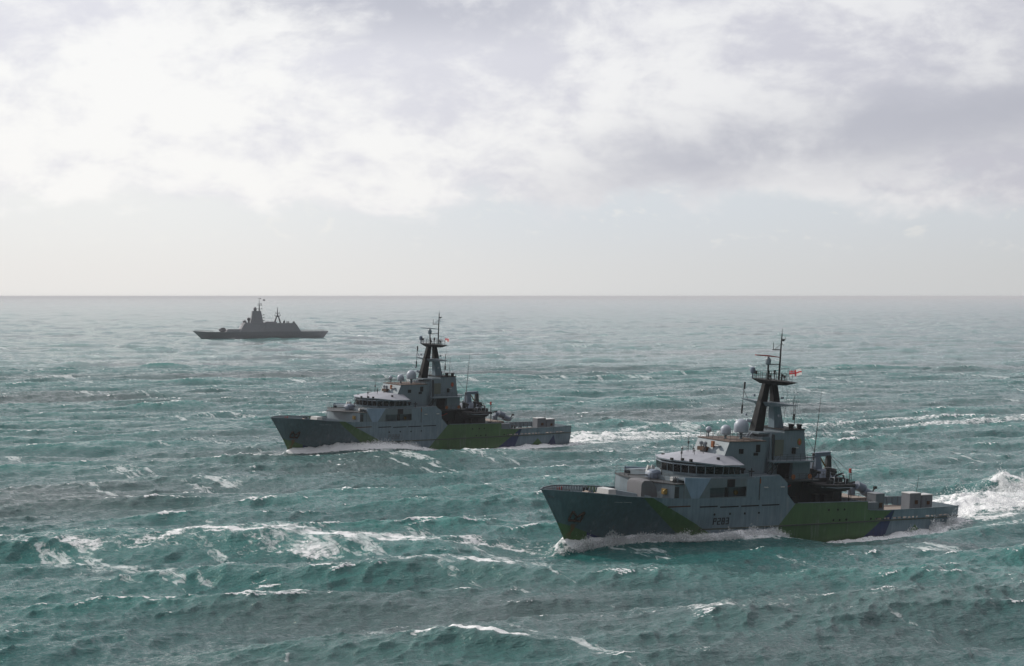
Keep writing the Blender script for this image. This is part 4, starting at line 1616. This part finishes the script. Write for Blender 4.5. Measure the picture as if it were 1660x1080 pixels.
def rhib(root, s=1):
    y0 = s * 4.75
    rings = []
    for x, w, zk, zt in ((47.0, .12, 7.0, 7.55), (47.7, .62, 6.75, 7.45), (49.2, .98, 6.5, 7.3), (51.5, 1.08, 6.38, 7.2), (54.9, 1.05, 6.36, 7.2)):
        rings.append([(x, y0 - w, zt), (x, y0 - w * .8, zk + .35), (x, y0, zk), (x, y0 + w * .8, zk + .35), (x, y0 + w, zt)])
    mb = MB()
    mb.loft_rings(rings)
    mb.build("boat_hull", M_BAY, root, True)
    mb = MB()
    mb.path([(55.5, y0 - 1.15, 7.35), (51.5, y0 - 1.15, 7.35), (49.2, y0 - 1.05, 7.45), (47.6, y0 - .6, 7.62), (46.95, y0, 7.75),
             (47.6, y0 + .6, 7.62), (49.2, y0 + 1.05, 7.45), (51.5, y0 + 1.15, 7.35), (55.5, y0 + 1.15, 7.35)], .29, n=10)
    col = mb.build("inflatable_collar", M_RUBBER, root, True)
    mb = MB()
    mb.path([(54.9, y0 + s * 1.45, 7.1), (51.5, y0 + s * 1.43, 7.1), (48.6, y0 + s * 1.1, 7.3)], .05)
    mb.build("grab_line", M_DOME, col)
    mb = MB()
    mb.box(51.0, 52.0, y0 - .35, y0 + .35, 7.1, 8.15, tx=.12)
    mb.build("steering_console", M_DARK, root)
    for x in (52.4, 53.4):
        mb = MB()
        mb.box(x, x + .5, y0 - .3, y0 + .3, 7.1, 7.75)
        mb.build("seat", M_DARK, root)
    mb = MB()
    mb.box(54.6, 55.2, y0 - .3, y0 + .3, 7.1, 8.3, tx=.1)
    mb.build("outboard_engine", M_DARK, root)
    mb = MB()
    mb.path([(53.9, y0 - .8, 7.3), (54.1, y0 - .7, 8.9), (54.1, y0 + .7, 8.9), (53.9, y0 + .8, 7.3)], .05)
    mb.path([(51.6, y0 - .6, 7.3), (51.9, y0 - .5, 8.5), (51.9, y0 + .5, 8.5), (51.6, y0 + .6, 7.3)], .04)
    mb.tube((54.1, y0, 8.9), (54.15, y0, 9.5), .03)
    mb.build("roll_bar", M_DOME, root)


def locker(x0, x1, y0, y1, z0, z1, m=M_LOCK):
    def f(root):
        mb = MB()
        mb.box(x0, x1, y0, y1, z0, z1 - .12)
        mb.build("locker_body", m, root)
        mb = MB()
        mb.box(x0 - .06, x1 + .06, y0 - .06, y1 + .06, z1 - .12, z1, tx=.03, ty=.03)
        mb.build("locker_lid", M_WHITE if y1 < 5 else m, root)
        xm = x0 + (x1 - x0) * .58
        mb = MB()
        mb.box(xm - .45, xm + .45, y1, y1 + .05, z0 + .1, z1 - .5)
        dr = mb.build("locker_door", m, root)
        mb = MB()
        mb.box(xm - .3, xm + .3, y1 + .04, y1 + .14, z0 + (z1 - z0) * .42, z0 + (z1 - z0) * .62)
        mb.build("door_vent", M_RUST, dr)
    return f


def raft(x, y, z, ang):
    def f(root):
        mb = MB()
        mb.tube((x - .6, y, z), (x + .6, y, z), .33, n=14)
        mb.build("canister", M_WHITE, root, True)
        mb = MB()
        mb.tube((x - .06, y, z), (x + .06, y, z), .35, n=14)
        mb.tube((x - .4, y, z), (x - .34, y, z), .35, n=14)
        mb.tube((x + .34, y, z), (x + .4, y, z), .35, n=14)
        mb.build("strap", M_DARK, root)
        mb = MB()
        mb.box(x - .55, x + .55, y - .36, y + .36, z - .52, z - .28)
        mb.build("cradle", M_DARK, root)
    return f


def flag(root_m, W, H, label, sw, droop):
    root = empty("ensign_flag", root_m)
    mt = MATS.get("ensign_cloth")
    if mt is None:
        mt, t = new_mat("ensign_cloth")
        uv = t.n('ShaderNodeAttribute', attribute_name='cloth').outputs['Vector']
        u, v, _ = t.xyz(uv)
        ab = lambda q, c: t.m('ABSOLUTE', t.sub(q, c))
        cross = t.mx(t.m('LESS_THAN', ab(u, .5), .055), t.m('LESS_THAN', ab(v, .5), .10))
        col = t.mix(cross, (0.72, 0.71, 0.70), (0.50, 0.035, 0.04))
        # canton: blue field, white and red saltire and cross
        cu, cv = t.m('DIVIDE', u, 0.445), t.m('DIVIDE', t.sub(v, .60), 0.40)
        can = t.mul(t.m('LESS_THAN', cu, 1.0), t.m('GREATER_THAN', cv, 0.0))
        dg = t.mn(ab(cu, cv), ab(cu, t.sub(1.0, cv)))
        cr_ = t.mn(ab(cu, .5), t.mul(ab(cv, .5), .55))
        jack = t.mix(t.m('LESS_THAN', dg, .11), (0.03, 0.04, 0.20), (0.70, 0.69, 0.68))
        jack = t.mix(t.m('LESS_THAN', dg, .05), jack, (0.50, 0.035, 0.04))
        jack = t.mix(t.m('LESS_THAN', cr_, .15), jack, (0.70, 0.69, 0.68))
        jack = t.mix(t.m('LESS_THAN', cr_, .09), jack, (0.50, 0.035, 0.04))
        col = t.mix(can, col, jack)
        out = t.n('ShaderNodeOutputMaterial')
        a = t.n('ShaderNodeBsdfDiffuse')
        b = t.n('ShaderNodeBsdfTranslucent')
        t.put(a.inputs[0], col)
        t.put(b.inputs[0], col)
        mx = t.n('ShaderNodeMixShader')
        mx.inputs[0].default_value = 0.55
        t.put(mx.inputs[1], a.outputs[0])
        t.put(mx.inputs[2], b.outputs[0])
        t.put(out.inputs[0], mx.outputs[0])
        MATS["ensign_cloth"] = mt
    nu, nv = 24, 12
    V, F, A = [], [], []
    for i in range(nu + 1):
        for j in range(nv + 1):
            u, v = i / nu, j / nv
            V.append((u * W * .97, .16 * math.sin(u * 7.5 + v * 1.2) * (0.3 + u) * sw, v * H + .22 * u - droop * u * u + .05 * math.sin(u * 9 + v)))
            A += [u, v, 0]
    for i in range(nu):
        for j in range(nv):
            a = i * (nv + 1) + j
            F.append((a, a + nv + 1, a + nv + 2, a + 1))
    me = bpy.data.meshes.new("flag_cloth")
    me.from_pydata(V, [], F)
    at = me.attributes.new('cloth', 'FLOAT_VECTOR', 'POINT')
    at.data.foreach_set('vector', A)
    me.materials.append(mt)
    me.polygons.foreach_set('use_smooth', [True] * len(F))
    o = bpy.data.objects.new("flag_cloth", me)
    COL.objects.link(o)
    o.parent = root
    mb = MB()
    mb.tube((40.0, 0, -.5), (40.0, 0, H + .5), .025, n=5)
    mb.build("hoist_rope", M_DARK, root)
    tag(root, label, "flag", "white ensigns flying from the patrol ships")


def ship_pt(ship, x, y, z):
    return ship.matrix_world @ Vector((x - 40, -y, z))


for ship, name, fl in ((ship_a, "nearest patrol ship", 0), (ship_b, "farther patrol ship", 1)):
    n_ = "P283" if fl == 0 else "middle"
    w_ = "nearest patrol ship P283" if fl == 0 else "middle distance patrol ship"
    carried("inflatable_boat", ship, None, lambda r: rhib(r, 1), "black inflatable boat hanging on the port side of the " + w_, "boat", "inflatable boats on the patrol ships")
    carried("inflatable_boat", ship, None, lambda r: rhib(r, -1), "inflatable boat behind the crane on the far side of the " + w_, "boat", "inflatable boats on the patrol ships")
    carried("deck_locker", ship, None, locker(72.1, 74.6, .2, 2.0, 2.15, 5.2), "taller forward one of two stern lockers on the " + w_, "locker", "lockers on the stern decks")
    carried("deck_locker", ship, None, locker(74.9, 77.3, .2, 2.0, 2.15, 4.88), "lower aft one of two stern lockers on the " + w_, "locker", "lockers on the stern decks")
    if fl == 0:
        carried("deck_locker", ship, None, locker(60.75, 62.65, 3.7, 5.5, 2.15, 5.9), "plain grey locker beside the deck crane on patrol ship P283", "locker", "lockers on the stern decks")
    carried("life_raft", ship, None, raft(20.35, 4.7, 9.1, 0), "white life raft canister below the bridge windows of the " + w_, "life raft", "life raft canisters")
    m = Matrix.Translation(ship_pt(ship, 45.7, .6, 23.35)) @ Matrix.Rotation(R_(-6 if fl == 0 else 52), 4, 'Z') @ Matrix.Rotation(R_(-4), 4, 'Y')
    flag(m, 1.95 if fl == 0 else 1.7, .95 if fl == 0 else .8, "white ensign with red cross streaming from the mast of the " + w_, 1.0 if fl == 0 else 1.6, 0.0 if fl == 0 else .25)


# ------------------------------------------------------------------ distant corvette
def build_corvette():
    root = empty("corvette", pose(*POSE_C) @ Matrix.Scale(1.063, 4))
    dx = 12.25          # the frame's x = 40 stands at 52.25 m of this longer ship
    mb = MB()
    X = lambda x: x - dx
    top = lambda x: ip(x, [0, 10, 26, 34, 82, 103.5], [6.2, 5.4, 5.2, 5.3, 5.6, 5.7])
    def hb(x, z):
        t_ = ip(x, [0, 4, 12, 24, 40, 80, 104], [.1, 2.0, 4.4, 6.0, 6.5, 6.5, 5.6])
        w_ = ip(x, [7, 14, 26, 40, 80, 102], [.1, 1.4, 3.9, 5.4, 5.6, 4.8])
        f = max(0, min(1, z / 5.4))
        return w_ + (t_ - w_) * f ** 1.2 if z > 0 else w_ * .85
    xs = list(np.arange(0, 20, 1.0)) + list(np.arange(20, 105, 2.5)) + [104.5]
    gs = []
    for s in (1, -1):
        g = []
        for q in xs:
            col = []
            for k in (-1.2, 0, .3, .55, .8, 1.0):
                z = k * top(q) if k > 0 else k * 1.2
                sx = ip(z, [-1.5, 0, 6.2], [7.8, 7.0, 0])
                x = sx + q / 30 * (30 - sx) if q < 30 else q
                if q > 98:
                    x -= (1 - max(0, min(1, z / 5.5))) * 4.2 * (q - 98) / 6.5
                col.append(mb.vert(X(x), s * (hb(max(x, 0), z) if q > 0 else .05), z))
            g.append(col)
        for i in range(len(xs) - 1):
            for j in range(5):
                mb.face((g[i][j], g[i + 1][j], g[i + 1][j + 1], g[i][j + 1]))
        gs.append(g)
    for i in range(len(xs) - 1):
        mb.face((gs[0][i][-1], gs[0][i + 1][-1], gs[1][i + 1][-1], gs[1][i][-1]))
    for j in range(5):
        mb.face((gs[0][-1][j], gs[0][-1][j + 1], gs[1][-1][j + 1], gs[1][-1][j]))
    hull = mb.build("hull", M_CORV, root, True)
    def fr(name, b, z0, t_, z1, m=M_CORV, par=root):
        q = MB()
        q.frustum([(X(x), y) for x, y in b], z0, [(X(x), y) for x, y in t_], z1)
        return q.build(name, m, par)
    def rect(x0, x1, y):
        return [(x0, -y), (x0, y), (x1, y), (x1, -y)]
    fr("missile_deck", rect(25, 40, 5.9), 5.0, rect(26.5, 40, 5.4), 7.4)
    # bridge front leans back and catches the sun
    q = MB()
    q.frustum([(X(34.2), -4.6), (X(35.6), -6.4), (X(82.6), -6.45), (X(82.6), 6.45), (X(35.6), 6.4), (X(34.2), 4.6)], 5.2,
              [(X(38.6), -3.4), (X(40), -4.9), (X(55.0), -5.1), (X(55), 5.1), (X(40), 4.9), (X(38.6), 3.4)], 12.4)
    fwd = q.build("bridge_block", M_CORV, root)
    for k in range(6):
        q = MB()
        y0 = -3.0 + k
        q.box(X(37.75), X(38.25), y0 + .12, y0 + .88, 10.9, 11.7)
        q.build("window", M_GLASS, fwd)
    fr("hangar", rect(54, 83.2, 6.46), 5.25, rect(56, 79.0, 5.6), 12.0)
    fr("funnel", rect(55.5, 64.8, 3.6), 11.9, rect(56.4, 64.2, 3.2), 13.1)
    q = MB()
    q.lathe(X(23), 0, [(1.9, 5.0), (1.9, 5.7), (2.1, 6.0)], 14)
    gun = q.build("deck_gun", M_CORVD, root)
    q = MB()
    q.loft_rings([[(X(x), -w, 5.9), (X(x), w, 5.9), (X(x), w * .6, zt), (X(x), -w * .6, zt)] for x, w, zt in ((20.4, .8, 7.0), (22.2, 1.9, 8.5), (24.4, 1.9, 8.6), (25.6, 1.5, 7.6))])
    q.build("gun_turret", M_CORVD, gun)
    q = MB()
    q.tube((X(21.2), 0, 7.2), (X(16.2), 0, 7.9), .16, .1)
    q.build("gun_barrel", M_CORVD, gun)
    q = MB()
    q.box(X(38.8), X(41.6), -1.3, 1.3, 12.3, 13.2)
    q.lathe(X(40.2), 0, [(.9, 13.2), (.9, 13.9), (.3, 14.2)], 10)
    q.tube((X(39.6), .8, 13.2), (X(38.2), 1.0, 13.8), .2)
    q.tube((X(41.3), -1.5, 12.3), (X(41.3), -1.5, 14.6), .1)
    q.build("gun_missile_mount", M_CORVD, root)
    q = MB()
    q.lathe(X(43.3), 0, [(.8, 12.3), (.8, 13.9), (1.1, 14.2), (1.45, 15.1), (1.2, 15.9), (.5, 16.4)], 14)
    q.build("director_radome", M_CORVD, root, True)
    tow = fr("radar_tower", [(44.6, -3.4), (44.6, 3.4), (54.2, 3.4), (54.2, -3.4)], 12.3, [(45.9, -2.2), (45.9, 2.2), (52.6, 2.0), (52.6, -2.0)], 21.4)
    q = MB()
    q.lathe(X(48.2), 0, [(1.0, 21.4), (1.25, 22.2), (1.3, 23.0), (.9, 23.9), (.3, 24.3)], 14)
    q.build("radar_dome", M_CORVD, tow, True)
    q = MB()
    for z in (13.8, 16.0, 18.2):
        q.tube((X(52.0), 0, z), (X(55.2), 0, z + .1), .12)
        q.box(X(54.6), X(55.4), -.4, .4, z - .1, z + .6)
    q.build("tower_bracket", M_CORVD, tow)
    q = MB()
    q.tube((X(51.4), 0, 21.2), (X(51.4), 0, 27.4), .55, .28, 8)
    q.tube((X(51.4), 0, 27.4), (X(51.4), 0, 31.2), .2, .08)
    for z, w in ((22.8, 1.6), (25.6, 1.5), (26.6, 1.2), (30.6, .7)):
        q.tube((X(51.4 - w), -w, z + .3), (X(51.4 + w), w, z), .13)
        q.box(X(51.2 + w), X(51.9 + w), w - .3, w + .3, z - .1, z + .6)
    q.build("pole_mast", M_CORVD, tow)
    q = MB()
    for y in (-1.2, 1.2):
        q.tube((X(63.4), y, 12.4), (X(65.0), y * .3, 17.4), .6, .4)
        q.tube((X(67.8), y, 12.2), (X(66.2), y * .3, 17.4), .6, .4)
    q.box(X(64.0), X(67.2), -1.0, 1.0, 16.6, 17.1)
    q.tube((X(65.6), 0, 17.0), (X(65.6), 0, 24.4), .65, .15)
    for z, w in ((17.6, 1.8), (19.3, 1.2)):
        q.tube((X(65.6 - w), -w, z), (X(65.6 + w), w, z), .14)
        q.box(X(65.4 + w), X(65.9 + w), w - .3, w + .3, z, z + .9)
        q.box(X(65.4 - w), X(65.9 - w), -w - .3, -w + .3, z, z + .9)
    q.build("aft_mast", M_CORVD, root)
    for (x, y, h) in ((70, 2, 1.2), (71.3, -2, 1.6), (72.8, 1, 1.1), (74.4, -1, .9), (77.4, 2, 1.0), (78.6, 0, .8), (58, 1, .7), (62, -1, .6)):
        q = MB()
        q.box(X(x - .4), X(x + .4), y - .4, y + .4, 11.9, 12.2 + h)
        q.tube((X(x), y, 12.2 + h), (X(x), y, 12.8 + h), .12)
        q.build("deck_fitting", M_CORVD, root)
    for s in (1, -1):
        q = MB()
        rail(q, [(X(83), s * 5.9, 5.7), (X(103), s * 5.4, 5.75)], h=1.0, step=2.2, r=.05)
        q.build("guard_rail", M_CORV, hull)
        q = MB()
        rail(q, [(X(2), s * 1.4, 6.0), (X(16), s * 4.8, 5.3)], h=.9, step=2.5, r=.04)
        q.build("guard_rail", M_CORVD, hull)
    tag(root, "distant dark grey corvette alone near the horizon, silhouetted in haze", "warship")
    return root


corvette = build_corvette()
m = Matrix.Translation(ship_pt(corvette, 54.3 - 12.25, 0, 29.2)) @ Matrix.Rotation(R_(20), 4, 'Z')
mb = MB()
for i in range(6):
    x0, x1 = 40 + i * .3, 40 + (i + 1) * .3
    mb.box(x0, x1, .1 * math.sin(i), .06 + .1 * math.sin(i), .05 * math.sin(i * 1.3), 1.1 + .05 * math.sin(i * 1.3))
fo = mb.build("small_flag", M_CORVD)
fo.matrix_world = m
tag(fo, "tiny dark flag at the masthead of the distant corvette", "flag")


# ------------------------------------------------------------------ spray thrown up by the hulls and breaking seas
def spray_mat():
    mt, t = new_mat("sea_spray")
    out = t.n('ShaderNodeOutputMaterial')
    a = t.n('ShaderNodeBsdfDiffuse')
    b = t.n('ShaderNodeBsdfTranslucent')
    tr = t.n('ShaderNodeBsdfTransparent')
    for q in (a, b):
        q.inputs[0].default_value = (0.90, 0.91, 0.92, 1)
    m1 = t.n('ShaderNodeMixShader')
    m1.inputs[0].default_value = 0.5
    t.put(m1.inputs[1], a.outputs[0])
    t.put(m1.inputs[2], b.outputs[0])
    m2 = t.n('ShaderNodeMixShader')
    m2.inputs[0].default_value = 0.45
    t.put(m2.inputs[1], tr.outputs[0])
    t.put(m2.inputs[2], m1.outputs[0])
    t.put(out.inputs[0], m2.outputs[0])
    return mt


M_SPRAY = spray_mat()


def spray(name, pts, size, label):
    """drops as small randomly turned flakes at world positions pts"""
    n = len(pts)
    rng = np.random.default_rng(n)
    a = rng.normal(size=(n, 3))
    a /= np.linalg.norm(a, axis=1)[:, None]
    b = np.cross(a, rng.normal(size=(n, 3)))
    b /= np.linalg.norm(b, axis=1)[:, None]
    sz = (size * (0.35 + rng.random(n) ** 2 * 1.3))[:, None]
    P = np.asarray(pts)
    V = np.stack([P + a * sz, P + b * sz, P - a * sz, P - b * sz], 1).reshape(-1, 3)
    me = bpy.data.meshes.new(name)
    me.from_pydata(V.tolist(), [], np.arange(4 * n).reshape(n, 4).tolist())
    me.materials.append(M_SPRAY)
    o = bpy.data.objects.new(name, me)
    COL.objects.link(o)
    return tag(o, label, "spray", kind='stuff')


def hull_spray(p, eta, k, n, runs):
    """runs: x range, mean offset from the hull, height, density weight"""
    rng = np.random.default_rng(n)
    X, Y, psi = p[:3]
    out = []
    tot = sum(r[-1] for r in runs)
    for x0, x1, off, h0, h1, side, w in runs:
        m = int(n * w / tot)
        x = rng.uniform(x0, x1, m)
        f = (x - x0) / (x1 - x0)
        puff = fbm(x / 2.2 + 7, x * 0 + 3.0 + w, 55, 4)
        h = (h0 + (h1 - h0) * f) * (0.15 + 1.6 * np.clip(puff - .2, 0, 1))
        hb = np.array([hull_y(q, 1.2) if q < 79.5 else 0 for q in x])
        y = hb + off + np.abs(rng.normal(size=m)) * (0.35 + 0.5 * off) if off < 4 else rng.normal(size=m) * off * 0.55 - 1.0
        zz = np.interp(x, *eta) + 0.1 + h * np.abs(rng.normal(size=m)) * 0.55
        if off < 4:
            y = y + 0.25 * (zz - np.interp(x, *eta))
        y = y * side
        xx = x - 40
        out.append(np.stack([X + xx * math.cos(psi) + y * math.sin(psi), Y + xx * math.sin(psi) - y * math.cos(psi), zz], 1))
    return np.concatenate(out)


spray("bow_spray", hull_spray(POSE_A, ETA_A, 1, 120000, ((5.5, 13, .25, 1.7, 1.3, 1, 2.0), (10, 22, .5, 1.0, 1.0, 1, 2.4), (20, 40, .6, 1.0, 1.2, 1, 3.8), (3.0, 6.5, .1, 1.2, 1.8, 1, 1.0), (3.0, 6.5, .1, 1.2, 1.8, -1, .6),
      (48, 63, .6, .5, .8, 1, 1.4), (60, 73, .7, 1.0, 1.3, 1, 1.8), (71.5, 78.5, .1, 1.4, 2.0, 1, 1.3))), 0.095, "white spray thrown along the side of the nearest patrol ship")
spray("stern_spray", hull_spray(POSE_A, ETA_A, 1, 70000, ((79.8, 90, 5, 1.6, 3.0, 1, 2.2), (88, 112, 6, 3.0, 2.2, 1, 3.2))), 0.13, "tall white spray boiling up behind the stern of the nearest patrol ship")
spray("bow_spray", hull_spray(POSE_B, ETA_B, 1, 40000, ((4.5, 9, .2, .5, .6, 1, .6), (12, 24, .4, .8, 1.3, 1, 2), (22, 38, .5, 1.3, .9, 1, 2), (62, 76, .6, .5, .5, 1, .7), (80, 100, 4, 1.0, 1.2, 1, .8))), 0.11, "low white spray along the side of the middle patrol ship")
rng_ = np.random.default_rng(3)
n_ = 30000
u_ = rng_.uniform(-5, 8, n_)
q_ = np.stack([91 + u_, 392 + rng_.normal(size=n_) * 1.2, 0.4 + (2.6 + 1.2 * np.sin(u_ * .8)) * np.abs(rng_.normal(size=n_)) * .55 * (0.3 + fbm(u_ / 1.5, u_ * 0 + 2., 8))], 1)
spray("breaker_spray", q_, 0.14, "white spray bursting off the breaking wave at the right edge")
